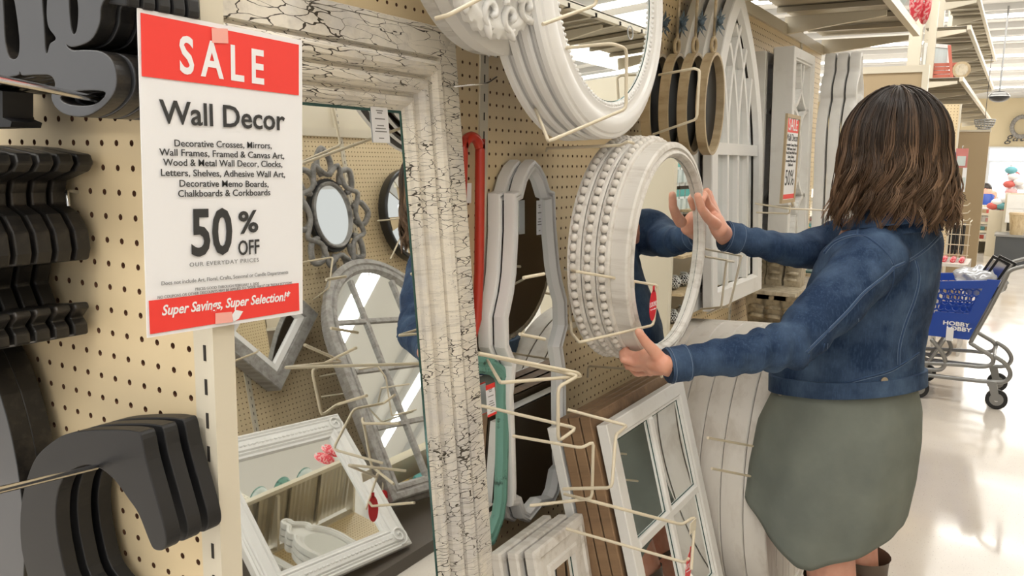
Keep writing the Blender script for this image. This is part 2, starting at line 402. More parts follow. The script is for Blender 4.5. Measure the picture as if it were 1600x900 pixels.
# ---- mirror wall: gondola run with pegboard bays, posts, base deck
gw = empty('gondola_run', (WX, 2.1, 0), label='long cream pegboard gondola run hung with white mirrors, left of the aisle', cat='shelving')
bays = [(.03+k*.9144) for k in range(5)]
ph = .933+.0127
for k in range(5):
    y0 = .02+k*36*.0254
    y0 = ph-math.floor((ph-y0)/.0254)*.0254+0
    if k < 4.5:
        pegboard(gw, 36 if k < 4 else 18, 70, Mx([(0, 1, 0), (0, 0, 1), (1, 0, 0)], (0, y0-2.1, 1.534+.0127-51*.0254)))
for k in range(6):
    y = .005+k*36*.0254
    if k in (1, 2, 3, 4): post(gw, -.02, y-2.1-.004, .004, y-2.1+.026, 0, 2.9, (1, 0))
b = MB(); b.box((-.03, -2.07, 2.015), (.012, 2.03, 2.06)); b.build('top_rail', steel_cream, gw)
b = MB(); b.box((-.02, -2.07, .0), (.47, 2.03, .13)); b.build('base_deck', mat('base_dark', (.10, .085, .07), .5), gw)
b = MB(); b.box((.012, -2.07, 1.02), (.016, 2.03, 1.035)); b.build('seam_rail', steel_cream, gw)
# overhead shelf of the same run: corrugated deck on cantilever arms
def overhead(name, xw, x1, y0, y1, z, lab, n_arm, rise=.0, cat='shelf'):
    e = empty(name, (xw, y0, z), label=lab, cat=cat)
    L = y1-y0; W = x1-xw; nb = max(2, int(L/.022)); me = MB(); vs = []; fs = []
    for i in range(nb+1):
        y = L*i/nb; zz = .018+(.004 if i % 2 else 0); vs += [(0, y, zz), (W-.03, y, zz)]
    for i in range(nb): fs.append((2*i, 2*i+1, 2*i+3, 2*i+2))
    me.add(vs, fs); me.box((0, 0, .024), (W-.03, L, .03)); me.build('deck', shelf_steel, e)
    m2 = MB(); m2.box((W-.03, 0, -.004), (W, L, .034)); m2.build('front_lip', steel_cream, e)
    k = 0
    for i in range(int(L/.3)):
        m3 = MB(); m3.box((0, i*.3+.14, -.004), (W-.03, i*.3+.165, .016)); m3.build('deck_rib', shelf_steel, e)
    for i in range(n_arm):
        y = L*i/(n_arm-1) if n_arm > 1 else 0
        y = min(max(y, .015), L-.015)
        m4 = MB(); m4.add([(0, y-.012, -.075), (W*.9, y-.012, -.022), (W*.9, y-.012, 0), (0, y-.012, 0), (0, y+.012, -.075), (W*.9, y+.012, -.022), (W*.9, y+.012, 0), (0, y+.012, 0)],
                      [(0, 1, 2, 3), (7, 6, 5, 4), (0, 4, 5, 1), (1, 5, 6, 2), (2, 6, 7, 3), (3, 7, 4, 0)])
        m4.build('support_arm', steel_cream, e)
    return e
overhead('overhead_shelf', WX, .15, .95, 4.15, 2.09, 'cream steel overhead shelf above the gothic and lattice mirrors', 5)

# goods shelves past the end of the run (seen through the mirrors)
gs = empty('shelf_unit', (-.36, 5.3, 0), label='low cream goods shelves between the mirror run and the framed endcap board', cat='shelving')
b = MB(); b.box((-.42, -.95, 0), (-.38, .85, 1.5)); b.build('back_board', steel_cream, gs)
for z in (.12, .50, .88, 1.26): b = MB(); b.box((-.40, -.95, z-.02), (0, .85, z)); b.build('shelf', steel_cream, gs)
gc = [('rose', (.7, .25, .25)), ('teal', (.12, .42, .42)), ('cream', (.75, .66, .5)), ('white', (.8, .8, .78)), ('mustard', (.6, .42, .12))]
for n_, c_ in gc: mat('goods_'+n_, c_, .5)
for zi, z in enumerate((.12, .50, .88)):
    for i in range(6):
        n_ = gc[(i*2+zi) % 5][0]; e = empty('gift_box', (-.50, 4.5+.27*i, z), label='%s gift box, %s along on the %s of the low goods shelves' % (n_, ORD[i], ['bottom shelf', 'middle shelf', 'upper shelf'][zi]), cat='box', group='gift boxes on the low goods shelves')
        b = MB(); b.box((-.1, -.09, 0), (.1, .09, .17)); b.build('box', MATS['goods_'+n_], e); b = MB(); b.box((-.105, -.095, .15), (.105, .095, .2)); b.build('lid', MATS['goods_'+gc[(i*2+zi+2) % 5][0]], e)
# ================================================================== MIRRORS ON THE NEAR SIDE
def local(root, px, py, h=0):
    M = root.matrix_world; o = M.translation+M.col[2].to_3d()*h; n = M.col[2].to_3d(); d = Vector(ray(px, py)); c = Vector(CP)
    p = c+d*((o-c).dot(n)/d.dot(n)); q = M.inverted()@p; return (q.x, q.y)
def label_stack(root, n, step, labels, group, local_step=True):
    out = [root]; root['label'] = labels[0]; root['group'] = group
    M0 = root.matrix_world.copy(); bpy.context.view_layer.update()
    for i in range(1, n):
        c = copy_tree(root); s = Vector(step)*i
        M = M0.copy(); M.translation = M0.translation+(M0.to_3x3()@s if local_step else s); c.matrix_world = M; c['label'] = labels[i]; c['group'] = group; out.append(c)
    return out
def price_label(parent, x, y, z, w=.03, h=.055):
    b = MB(); b.box((x-w/2, y-h/2, z), (x+w/2, y+h/2, z+.0006)); o = b.build('price_label', paper, parent); t = MB()
    for k, (q, ww) in enumerate(((.36, .4), (.30, .3), (.14, .6), (-.04, .4), (-.12, .6), (-.20, .7), (-.38, .3))):
        t.box((x-w*ww/2, y+h*q-h*.014, z+.0006), (x+w*ww/2, y+h*q+h*.014, z+.0008))
    t.build('print', ink_grey, o); return o

# ---- tall crackle-painted mirror on the base deck
al = .10; hh = 1.562; tk = .036
top = Vector((-.27, 0, 1.686)); base = top-Vector((-math.sin(al), 0, math.cos(al)))*hh-Vector((math.cos(al), 0, math.sin(al)))*tk
cm = hangframe('crackle_mirror', (base.x, .4015, base.z), lean=al, label='tall leaning mirror in a wide cream frame of black-cracked paint', cat='mirror')
W = .767
prof = [(0, 0), (0, .024), (.003, .029), (.010, .030), (.0115, .024), (.013, .034), (.058, .036), (.0605, .026), (.064, .026), (.067, .037), (.075, .044), (.086, .043), (.094, .034), (.0955, .024), (.099, .023), (.102, .033), (.110, .038), (.118, .036), (.125, .026), (.1265, .016), (.131, .016), (.134, .023), (.142, .025), (.148, .020), (.150, .013), (.158, .009)]
P = rect(W, hh, 0, hh/2)
for i, nm in enumerate(('frame_rail', 'frame_stile', 'frame_rail', 'frame_stile')):
    b = MB(); b.ringsweep(P, prof); k = len(prof)-1; b.f = b.f[i*k:(i+1)*k]; b.m = b.m[:k]; us = sorted({q for f_ in b.f for q in f_}); ix = {q: j for j, q in enumerate(us)}; b.v = [b.v[q] for q in us]; b.f = [tuple(ix[q] for q in f_) for f_ in b.f]
    b.build(nm, crackle_h if nm == 'frame_rail' else crackle_v, cm)
fill(inset(P, .156), .0095, 'glass', mirror_glass, cm, .004)
b = MB(); b.ringsweep(inset(P, .1565), [(0, .0096), (0, .0108), (.004, .0102), (.0045, .0096)]); b.build('bevel_edge', mirror_edge, cm)
b = MB(); b.box((-W/2+.01, .01, -.004), (W/2-.01, hh-.01, 0)); b.build('back_panel', dark_back, cm)
lx, ly = local(cm, 594, 194, .0105); price_label(cm, lx, ly, .0105, .043, .062)

# ---- upper stack of big round white mirrors
def round_mirror(nm, loc, r, prof, m, glass_r, gz, lean=0, yaw=0, back=.0, n=96, lab='', cat='mirror', sx=1, sy=1, roll=0, edge=True):
    e = hangframe(nm, loc, lean, roll, yaw, lab, cat)
    b = MB(); b.ringsweep(circ(r, n, sx, sy), prof); b.build('frame', m, e, True, angle=35)
    g = circ(glass_r, 64, sx, sy); fill(g, gz, 'glass', mirror_glass, e, .003)
    if edge: b = MB(); b.ringsweep(g, [(0, gz+.0002), (.0005, gz+.0012), (.002, gz+.0002)]); b.build('bevel_edge', mirror_edge, e)
    b = MB(); b.prism(circ(r*.93, 40, sx, sy), -.003, .001); b.build('back_panel', dark_back, e)
    return e
prw = [(0, 0), (0, .010), (.004, .014), (.010, .015), (.012, .019), (.020, .023), (.030, .025), (.040, .023), (.044, .018), (.050, .017), (.060, .020), (.068, .017), (.072, .012)]
ur = round_mirror('round_mirror', (-.075, .985, 1.775), .285, prw, gloss_white, .214, .012, lean=.05)
b = MB()
for k in range(130):
    a = 2*math.pi*k/130; b.sphere((.2195*math.cos(a), .2195*math.sin(a), .0175), .0044, 6, 4)
o = b.build('bead_trim', gloss_white, ur, True); tag(o, kind='stuff')
b = MB(); b.ringsweep(circ(.014, 24, c=local(ur, 986, 51, .0135)), [(0, .0123), (0, .0130), (.002, .0130), (.002, .0123)]); b.build('round_sticker', mat('clear_sticker', (.45, .46, .46), .3), ur)
label_stack(ur, 4, (0, 0, -.027), ['large round glossy white mirror with beaded inner edge, front of the upper stack', 'round white mirror directly behind the front one of the upper stack', 'third round white mirror from the front in the upper stack', 'rearmost round white mirror of the upper stack, against the pegboard'], 'round white mirrors in the upper wire cradle')

# ---- carved white medallions above
def medallion(nm, loc, r, lab, lace=False, lean=0):
    e = hangframe(nm, loc, lean, 0, 0, lab, 'wall decor'); nr, na = (30, 220); vs = []; fs = []
    for i in range(nr+1):
        t = i/nr
        for j in range(na):
            a = 2*math.pi*j/na; rr = r*(.02+.98*t)
            if i == nr: rr *= 1+.018*math.sin(a*36)
            h = .020+.010*math.cos(t*math.pi*1.5)
            if t > .90: h -= .012*(t-.9)/.1
            vs.append((rr*math.cos(a), rr*math.sin(a), h))
    for i in range(nr):
        for j in range(na): fs.append((i*na+j, (i+1)*na+j, (i+1)*na+(j+1) % na, i*na+(j+1) % na))
    n0 = len(vs); 
    for j in range(na): x, y, z = vs[nr*na+j]; vs.append((x, y, -.005))
    for j in range(na): fs.append((nr*na+j, n0+j, n0+(j+1) % na, nr*na+(j+1) % na))
    b = MB(); b.add(vs, fs); b.build('carved_face', white_paint, e, True, angle=60)
    for k in range(14):
        a = 2*math.pi*k/14; ca, sa = math.cos(a), math.sin(a)
        for (rad, sz, sg_) in ((.80, .16, 1), (.52, .12, -1)):
            a2 = a+(0 if rad > .7 else math.pi/14); cx, cy = r*rad*math.cos(a2), r*rad*math.sin(a2)
            sp = [(cx+r*sz*(.12+.88*t/11)*math.cos(sg_*t*.62+a2), cy+r*sz*(.12+.88*t/11)*math.sin(sg_*t*.62+a2), .026-.012*(rad > .7)+.006*(1-t/11)) for t in range(12)]
            b = MB(); b.tube(sp, [.0062]*4+[.0056]*4+[.005, .0045, .004, .003], 6); b.build('scroll', white_paint, e, True)
        b = MB(); b.sphere((0, 0, 0), r*.085, 8, 6, (1.6, .55, .5)); l_ = b.build('leaf', white_paint, e, True); l_.location = (r*.95*ca, r*.95*sa, .012); l_.rotation_euler = (0, 0, a+.7)
        b = MB(); b.sphere((r*.66*math.cos(a+.22), r*.66*math.sin(a+.22), .026), r*.04, 7, 5); b.build('berry', white_paint, e, True)
    b = MB(); b.ringsweep(circ(r*.27, 40), [(0, .018), (.002, .034), (.012, .038), (.022, .03), (.026, .016)]); b.build('inner_ring', white_paint, e, True)
    return e
p = onx(800, 63, -.06)
medallion('carved_medallion', (-.085, p.y-.02, p.z+.158), .155, 'round white medallion carved with scrolls, foremost above the crackle mirror')
p2_ = onx(785, 82, -.12); r2 = hangframe('ribbed_ring_plaque', (-.135, p2_.y+.01, p2_.z+.213), label='smooth white round plaque with raised rings behind the carved medallion', cat='wall decor', lean=0)
b = MB(); b.ringsweep(circ(.215, 90), [(0, -.02), (0, .005), (.008, .010), (.030, .012), (.034, .020), (.06, .022), (.064, .012), (.2, .008)]); b.build('frame', white_paint, r2, True, angle=40)
p3_ = onx(748, 82, -.19); r3 = hangframe('lace_edge_plaque', (-.20, p3_.y+.035, p3_.z+.238), label='white round plaque with a chiselled leaf edge, rearmost above the crackle mirror', cat='wall decor')
b = MB(); b.ringsweep(circ(.235, 90), [(0, -.02), (0, .005), (.006, .012), (.02, .012), (.03, .006), (.22, .004)]); b.build('frame', antique_white, r3, True, angle=40)
lf = MB(); lf.sphere((0, 0, 0), .011, 6, 5, (1.5, .55, .6)); lo = None
for k in range(66):
    a = 2*math.pi*k/66
    if lo is None: lo = lf.build('leaf', antique_white, r3, True); l = lo
    else: l = lo.copy(); COL.objects.link(l)
    l.parent = r3; l.location = (.228*math.cos(a), .228*math.sin(a), .012); l.rotation_euler = (0, 0, a+.5)

# ---- round mirrors with wooden beads, and the one being lifted out
prh = [(0, -.015), (0, .016), (.003, .020), (.012, .022), (.014, .018), (.017, .018), (.019, .023), (.024, .025), (.029, .022), (.031, .014), (.033, .013), (.034, .008)]
HC = (-.008, 1.20, 1.253); HR = .238
hm = round_mirror('round_mirror', HC, HR, prh, wash_white, HR-.032, .010, lean=.0, lab='round whitewashed wood mirror the woman is lifting from the rack with both hands')
beadm = MB(); beadm.sphere((0, 0, 0), .0086, 10, 7); bead_me = None
bm_roots = []
prb = [(0, -.012), (0, -.004), (-.0005, .0), (.004, .010), (.006, .013), (.010, .016), (.030, .018), (.05, .012)]
prb = [(0, -.011), (0, -.005), (.007, -.004), (.007, .007), (0, .008), (0, .014), (.003, .017), (.030, .018), (.036, .010), (.048, .009), (.050, .003)]
for k in range(3):
    e = hangframe('beaded_mirror', (-.040-.030*k, 1.195-.004*k, 1.256), label=['round whitewashed mirror rimmed with wooden beads, just behind the lifted mirror', 'middle of the three bead-rimmed round mirrors in the rack', 'rearmost bead-rimmed round mirror, nearest the pegboard'][k], cat='mirror', group='bead-rimmed round mirrors in the rack')
    if k == 0:
        b = MB(); b.ringsweep(circ(HR+.004, 90), prb); fr = b.build('frame', wash_white, e, True, angle=35)
        g = fill(circ(.2, 48), .004, 'glass', mirror_glass, e); bk = MB(); bk.prism(circ(.23, 40), -.0108, -.004); bk = bk.build('back_panel', dark_back, e)
    else:
        for s in (fr, g, bk): c = s.copy(); COL.objects.link(c); c.parent = e
    for j in range(76):
        a = 2*math.pi*j/76
        if bead_me is None: o = beadm.build('bead', wash_plank, e, True); bead_me = o.data
        else: o = bpy.data.objects.new('bead', bead_me); link(o, e)
        o.location = ((HR+.0025)*math.cos(a), (HR+.0025)*math.sin(a), .0015)

# ---- two white scalloped mirrors
sm = hangframe('scalloped_mirror', (-.252, .80, .70), lean=.03, label='tall white scalloped mirror with arched top, front one of the pair', cat='mirror')
rt = [(835, 249), (848, 258), (857, 275), (863, 296), (871, 299), (873, 353), (878, 411), (882, 436), (890, 468), (891, 510), (883, 542), (888, 579), (888, 640), (889, 711), (891, 734), (882, 745), (877, 772), (868, 791), (846, 797)]
L = [local(sm, *q, .03) for q in rt]; ax0, ax1 = L[0][0], L[-1][0]; cxm = (ax0+ax1)/2
axs = .011
half = [(abs(x-axs-(ax0+(ax1-ax0)*(L[0][1]-y)/(L[0][1]-L[-1][1]))), y) for x, y in L]
cx_of = lambda y: axs+ax0+(ax1-ax0)*(L[0][1]-y)/(L[0][1]-L[-1][1])
half[0] = (0, half[0][1]); half[-1] = (0, half[-1][1])
wk = .0
full = [(cx_of(y)+x, y) for x, y in half]+[(cx_of(y)-x, y) for x, y in half[1:-1]][::-1]
pf = [(0, 0), (0, .020), (.002, .025), (.007, .027), (.009, .022), (.012, .022), (.014, .026), (.019, .025), (.021, .015), (.023, .008)]
b = MB(); b.ringsweep(full, pf); b.build('frame', gloss_white, sm, True, angle=24)
fill(inset(full, .0215), .009, 'glass', mirror_glass, sm, .003)
b = MB(); b.prism([tuple(v) for v in inset(full, .006)], -.003, .001); b.build('back_panel', dark_back, sm)
b = MB(); lx, ly = local(sm, 841, 340, .0285); price_label(sm, lx, ly, .031, .024, .075)
label_stack(sm, 2, (-.014, .0, -.031), ['tall white scalloped mirror with arched top, front one of the pair', 'tall white scalloped mirror behind the front one of the pair'], 'white scalloped mirrors beside the crackle mirror')

# ---- red arched frame hanging beside the crackle mirror
c = onx(734, 300, -.285)
rd = hangframe('red_wall_loop', (-.292, onx(733, 250, -.285).y, 1.36), label='glossy red tall narrow loop hanging on the pegboard beside the crackle mirror', cat='wall decor', roll=-.012)
pts = [(.030*math.cos(math.pi*k/12), .10+.030*math.sin(math.pi*k/12)) for k in range(13)]+[(-.030, -.24), (.030, -.24)]
b = MB(); b.tube([(x, y, .012) for x, y in catmull(pts, 3, True)], .0105, 10, True); b.build('loop', red_enamel, rd, True)
b = MB(); lx, ly = local(rd, 731, 302, .01); b.box((-.008, ly-.02, .004), (.012, ly+.02, .005)); b.build('price_label', paper, rd)
wire('peg_hook', [onx(700, 136, -.30), onx(705, 136, -.24), onx(760, 131, -.2), onx(776, 120, -.2)], .0016, chrome, label='thin chrome peg hook above the red loop', cat='hook')

# ---- teal mirror low on the wall
tm = hangframe('teal_mirror', (-.238, .70, .70), lean=.10, label='distressed teal green mirror half hidden behind the crackle mirror', cat='mirror')
rt = [(750, 556), (775, 560), (791, 572), (798, 592), (798, 640), (797, 710), (795, 780), (790, 812), (775, 852), (764, 858)]
L = [local(tm, *q, .02) for q in rt]; axx = min(q[0] for q in L)-.02
Lr = [(x-axx, y) for x, y in L]; full = [(axx+x, y) for x, y in Lr]+[(axx-x, y) for x, y in Lr[::-1]]
b = MB(); b.ringsweep(full, [(0, 0), (0, .014), (.003, .018), (.012, .020), (.015, .018), (.020, .018), (.022, .021), (.030, .021), (.033, .018), (.036, .010)]); b.build('frame', teal_paint, tm, True, angle=35)
fill(inset(full, .034), .011, 'glass', mirror_glass, tm); b = MB(); b.prism([tuple(v) for v in inset(full, .004)], -.002, .001); b.build('back_panel', dark_back, tm)
lx, ly = local(tm, 767, 625, .022); o = price_label(tm, lx, ly, .022, .034, .062)
b = MB(); b.box((lx-.017, ly+.024, .0227), (lx+.017, ly+.034, .0233)); b.build('red_band', sale_red, o); b = MB(); b.box((lx-.017, ly-.033, .0227), (lx+.017, ly-.028, .0233)); b.build('red_band', sale_red, o)

# ---- rectangular mirrors leaning on the base deck
def pane_mirror(nm, loc, w, h, lean, m, bar, cols, rows, lab, depth=.02, yaw=0, roll=0, mull=.022, cat='mirror', prof=None):
    e = hangframe(nm, loc, lean, roll, yaw, lab, cat); P = rect(w, h, 0, h/2)
    pr = prof or [(0, 0), (0, depth-.002), (.002, depth), (bar-.012, depth), (bar-.008, depth-.004), (bar-.003, depth-.004), (bar, depth-.010)]
    b = MB(); b.ringsweep(P, pr); b.build('frame', m, e)
    iw, ih = w-2*bar, h-2*bar; x0, y0 = -iw/2, bar
    for i in range(1, cols): b = MB(); X = x0+iw*i/cols; b.ringsweep(rect(mull, ih+.004, X, y0+ih/2), [(0, depth-.011), (0, depth-.005), (.004, depth-.001), (mull/2, depth-.001)]); b.build('glazing_bar', m, e)
    for j in range(1, rows): b = MB(); Y = y0+ih*j/rows; b.ringsweep(rect(iw+.004, mull, 0, Y), [(0, depth-.011), (0, depth-.005), (.004, depth-.0005), (mull/2, depth-.0005)]); b.build('glazing_bar', m, e)
    for i in range(cols):
        for j in range(rows):
            gx0 = x0+iw*i/cols+(mull/2 if i else 0); gx1 = x0+iw*(i+1)/cols-(mull/2 if i < cols-1 else 0); gy0 = y0+ih*j/rows+(mull/2 if j else 0); gy1 = y0+ih*(j+1)/rows-(mull/2 if j < rows-1 else 0)
            g = rect(gx1-gx0+.002, gy1-gy0+.002, (gx0+gx1)/2, (gy0+gy1)/2); p = fill(g, depth-.011, 'glass', mirror_glass, e)
            b = MB(); b.ringsweep(inset(g, .001), [(0, depth-.0109), (0, depth-.0100), (.002, depth-.0100), (.0022, depth-.0109)]); b.build('bevel_edge', mirror_edge, p)
    b = MB(); b.box((-w/2+.004, .004, -.003), (w/2-.004, h-.004, .001)); b.build('back_panel', dark_back, e); return e
pane_mirror('windowpane_mirror', (.14, 1.245, .134), .46, .785, .265, white_paint, .045, 2, 3, 'white windowpane mirror with six panes leaning at the front of the floor stack', yaw=.0, depth=.024)
bw = pane_mirror('framed_mirror', (.108, 1.237, .134), .46, .80, .265, brown_wood, .06, 1, 1, '', depth=.023)
label_stack(bw, 3, (0, 0, -.0275), ['brown wood framed mirror directly behind the white windowpane mirror', 'middle brown wood framed mirror of the three in the floor stack', 'rearmost brown wood framed mirror of the three in the floor stack'], 'brown wood framed mirrors in the floor stack')
pane_mirror('framed_mirror', (.020, 1.235, .134), .46, .76, .265, white_paint, .05, 1, 1, 'plain white framed mirror behind the brown wood ones', depth=.022)
# whitewashed panel frames low beside the crackle mirror
pw_ = [(0, 0), (0, .018), (.004, .022), (.018, .024), (.022, .019), (.045, .018), (.049, .023), (.062, .023), (.066, .012)]
fm = pane_mirror('framed_mirror', (.005, .900, .134), .215, .565, .20, wash_white, .065, 1, 1, '', depth=.024, prof=pw_)
label_stack(fm, 3, (-.010, .0, -.034), ['low whitewashed wooden framed mirror, front one beside the crackle mirror', 'low whitewashed wooden framed mirror, second from the front beside the crackle mirror', 'low whitewashed wooden framed mirror, rearmost beside the crackle mirror'], 'whitewashed mirrors low beside the crackle mirror')

# ---- gothic arch mirrors
def gothic_path(w, h, arc):
    pts = [(-w/2, 0), (w/2, 0)]; y0 = h-arc
    R = (w*w/4+arc*arc)/w
    a1 = math.atan2(arc, R-w/2)
    for k in range(15): a = a1*k/14; pts.append((w/2-R+R*math.cos(a), y0+R*math.sin(a)))
    for k in range(13, -1, -1): a = a1*k/14; pts.append((-(w/2-R+R*math.cos(a)), y0+R*math.sin(a)))
    return pts
GW, GH, GA = .56, 1.0, .56
gm = hangframe('gothic_arch_mirror', (-.135, 2.17, 1.00), lean=.055, label='', cat='mirror')
gp = gothic_path(GW, GH, GA); bar = .062
b = MB(); b.ringsweep(gp, [(0, 0), (0, .026), (.003, .029), (bar-.010, .029), (bar-.006, .022), (bar, .012)]); b.build('frame', white_paint, gm, True, angle=30)
fill(inset(gp, bar-.002), .008, 'glass', mirror_glass, gm, .003); b = MB(); b.prism([tuple(v) for v in inset(gp, .004)], -.003, .001); b.build('back_panel', dark_back, gm)
RY = .49; b = MB(); bar2(b, (-GW/2+bar, RY), (GW/2-bar, RY), .036, .008, .026); b.build('cross_rail', white_paint, gm)
iw = GW-2*bar; y0 = GH-GA
for s_ in (-.25, 0, .25):
    b = MB(); bar2(b, (s_*iw, bar), (s_*iw, RY-.017), .017, .008, .024); b.build('glazing_bar', white_paint, gm)
R = (GW*GW/4+GA*GA)/GW
def inside(x, y):
    if abs(x) > iw/2: return False
    if y < y0: return True
    return math.hypot(abs(x)+R-GW/2, y-y0) < R-bar+.004
for sgn in (-1, 1):
    for kk in (1, 2, 3):
        pts = []
        for k in range(60):
            a = k*.03; x = -iw/2+kk*iw/4+R-R*math.cos(a); y = RY+.01+R*math.sin(a)*.92
            if not inside(x, y): break
            pts.append((sgn*x, y))
        if len(pts) > 2: b = MB(); polybar(b, pts, .0165, .008, .024 if sgn > 0 else .0236); b.build('tracery_bar', white_paint, gm)
label_stack(gm, 3, (-.030, 0, -.045), ['white gothic arch mirror with pointed tracery, front one near the woman\'s upper hand', 'white gothic arch mirror second in its stack', 'white gothic arch mirror rearmost in its stack'], 'white gothic arch mirrors')

# ---- ogee topped pale mirror behind the gothic ones
og = hangframe('ogee_mirror', (-.255, 2.50, 1.0), lean=.02, label='pale mirror with a wavy ogee shaped frame, right of the gothic arch mirrors', cat='mirror')
rt = [(1152, 66), (1160, 80), (1177, 110), (1185, 133), (1189, 157), (1197, 178), (1191, 184), (1195, 217), (1199, 290), (1192, 300), (1200, 330), (1201, 425)]
L = [local(og, *q, .02) for q in rt]; axx = L[0][0]-.02; full = [(axx+max(.02, x-axx), y) for x, y in L]; full = full+[(axx-(x-axx), y) for x, y in full[::-1]]
b = MB(); b.ringsweep(full, [(0, 0), (0, .02), (.004, .024), (.022, .024), (.027, .014), (.03, .010)]); b.build('frame', gloss_white, og, True, angle=30)
fill(inset(full, .029), .011, 'glass', mirror_glass, og); b = MB(); b.prism([tuple(v) for v in inset(full, .004)], -.003, .001); b.build('back_panel', dark_back, og)

# ---- deep box mirrors with circle lattice
def lattice(loc, lab):
    w, h, d = .36, .78, .075; e = hangframe('lattice_mirror', loc, .03, 0, 0, lab, 'mirror'); P = rect(w, h, 0, h/2)
    b = MB(); b.ringsweep(P, [(0, 0), (0, d-.002), (.002, d), (.036, d), (.040, d-.006), (.046, d-.006), (.05, d-.03)]); b.build('frame', white_paint, e)
    fill(inset(P, .049), d-.03, 'glass', mirror_glass, e); iw, ih = w-.1, h-.1
    for cx, cy in ((-iw/2, .05), (iw/2, .05), (-iw/2, .05+ih/2), (iw/2, .05+ih/2), (-iw/2, .05+ih), (iw/2, .05+ih)):
        r = ih/4*1.0; pts = [(cx+r*.92*math.cos(t), cy+r*math.sin(t)) for t in [2*math.pi*k/48 for k in range(49)]]
        seg = [q for q in pts if abs(q[0]) <= iw/2+.001 and .05-.001 <= q[1] <= .05+ih+.001]
        b = MB()
        for i in range(48):
            if all(abs(q[0]) <= iw/2+.004 and .046 <= q[1] <= .054+ih for q in pts[i:i+2]): bar2(b, pts[i], pts[i+1], .016, d-.03, d-.008)
        if b.v: b.build('lattice_ring', white_paint, e)
    b = MB(); b.box((-w/2+.004, .004, -.003), (w/2-.004, h-.004, .001)); b.build('back_panel', dark_back, e); return e
lattice((-.165, 2.90, 1.10), 'deep white box mirror with circle lattice, the front one of two')
lattice((-.265, 2.885, 1.085), 'deep white box mirror behind the circle lattice one')
# shelf sign in tan frame
sg = hangframe('framed_sale_sign', (-.02, 2.66, 1.24), label='small sale sign in a tan metal frame in front of the lattice mirror', cat='sign')
L = [local(sg, *q) for q in ((1229, 181), (1250, 178), (1249, 313), (1229, 318))]; w_ = L[1][0]-L[0][0]; y0_ = (L[2][1]+L[3][1])/2; y1_ = (L[0][1]+L[1][1])/2; cx = (L[0][0]+L[1][0])/2
b = MB(); b.ringsweep(rect(w_, y1_-y0_, cx, (y0_+y1_)/2), [(0, -.004), (0, .004), (.012, .004), (.012, 0)]); b.build('sign_frame', tan_board, sg)
b = MB(); b.box((cx-w_/2+.01, y0_+.01, -.002), (cx+w_/2-.01, y1_-.01, .001)); pp = b.build('sheet', paper, sg); hh_ = y1_-y0_
b = MB(); b.box((cx-w_/2+.014, y1_-.2*hh_, .001), (cx+w_/2-.014, y1_-.014, .0016)); b.build('red_band', sale_red, pp); b = MB(); b.box((cx-w_/2+.014, y0_+.014, .001), (cx+w_/2-.014, y0_+.1*hh_, .0016)); b.build('red_band', sale_red, pp)
text('SALE', .06, paper_ink, pp, (cx, y1_-.115*hh_, .002)); text('50%', .075, ink, pp, (cx, y0_+.28*hh_, .0015)); text('Wall Decor', .034, ink, pp, (cx, y1_-.26*hh_, .0015))
for k in range(6): text(['Decorative Crosses, Mirrors', 'Wall Frames, Framed', 'Wood & Metal Wall Decor', 'Letters, Shelves', 'Decorative Memo Boards', 'Chalkboards'][k], .014, ink, pp, (cx, y1_-(.34+.045*k)*hh_, .0015))
wire('sign_wire', [onx(1228, 250, -.1), onx(1231, 300, -.03), onx(1240, 322, -.02), onx(1190, 322, -.25)], .004, label='tan wire arm holding the small sale sign', cat='rack')

# ---- three shapely white mirrors far along the wall
def keyhole(loc, lab, first=[None]):
    if first[0]:
        c = copy_tree(first[0]); M = first[0].matrix_world.copy(); M.translation = Vector(loc); c.matrix_world = M; c['label'] = lab; return c
    e = hangframe('cathedral_mirror', loc, .03, 0, 0, lab, 'mirror', 'shapely white mirrors beyond the lattice mirrors')
    hw = [(0, .93), (.03, .92), (.045, .88), (.035, .85), (.06, .83), (.095, .79), (.10, .75), (.085, .73), (.12, .70), (.155, .62), (.165, .52), (.15, .40), (.16, .25), (.165, .12), (.14, .05), (.10, .02), (0, 0)]
    full = [(x, y) for x, y in hw]+[(-x, y) for x, y in hw[1:-1]][::-1]; full = [tuple(v) for v in smoothpath(full, 2)]
    b = MB(); b.ringsweep(full, [(0, -.006), (0, .026), (.004, .034), (.018, .036), (.024, .028), (.034, .030), (.04, .012)]); b.build('frame', white_paint, e, True, angle=40)
    g = [tuple(v) for v in smoothpath([(0, .70), (.09, .64), (.115, .5), (.1, .38), (.115, .2), (.09, .07), (0, .05), (-.09, .07), (-.115, .2), (-.1, .38), (-.115, .5), (-.09, .64)], 2)]
    b = MB(); b.prism([tuple(v) for v in inset(full, .01)], .0, .011); b.build('back_panel', white_paint, e); fill(g, .014, 'glass', mirror_glass, e)
    first[0] = e; return e
for k in range(3):
    keyhole((.03-.050*k, 3.25, .985), ['white cathedral shaped mirror with finial, frontmost of three beside the woman\'s head', 'white cathedral shaped mirror with finial, middle of three beside the woman\'s head', 'white cathedral shaped mirror with finial, rearmost of three beside the woman\'s head'][k])

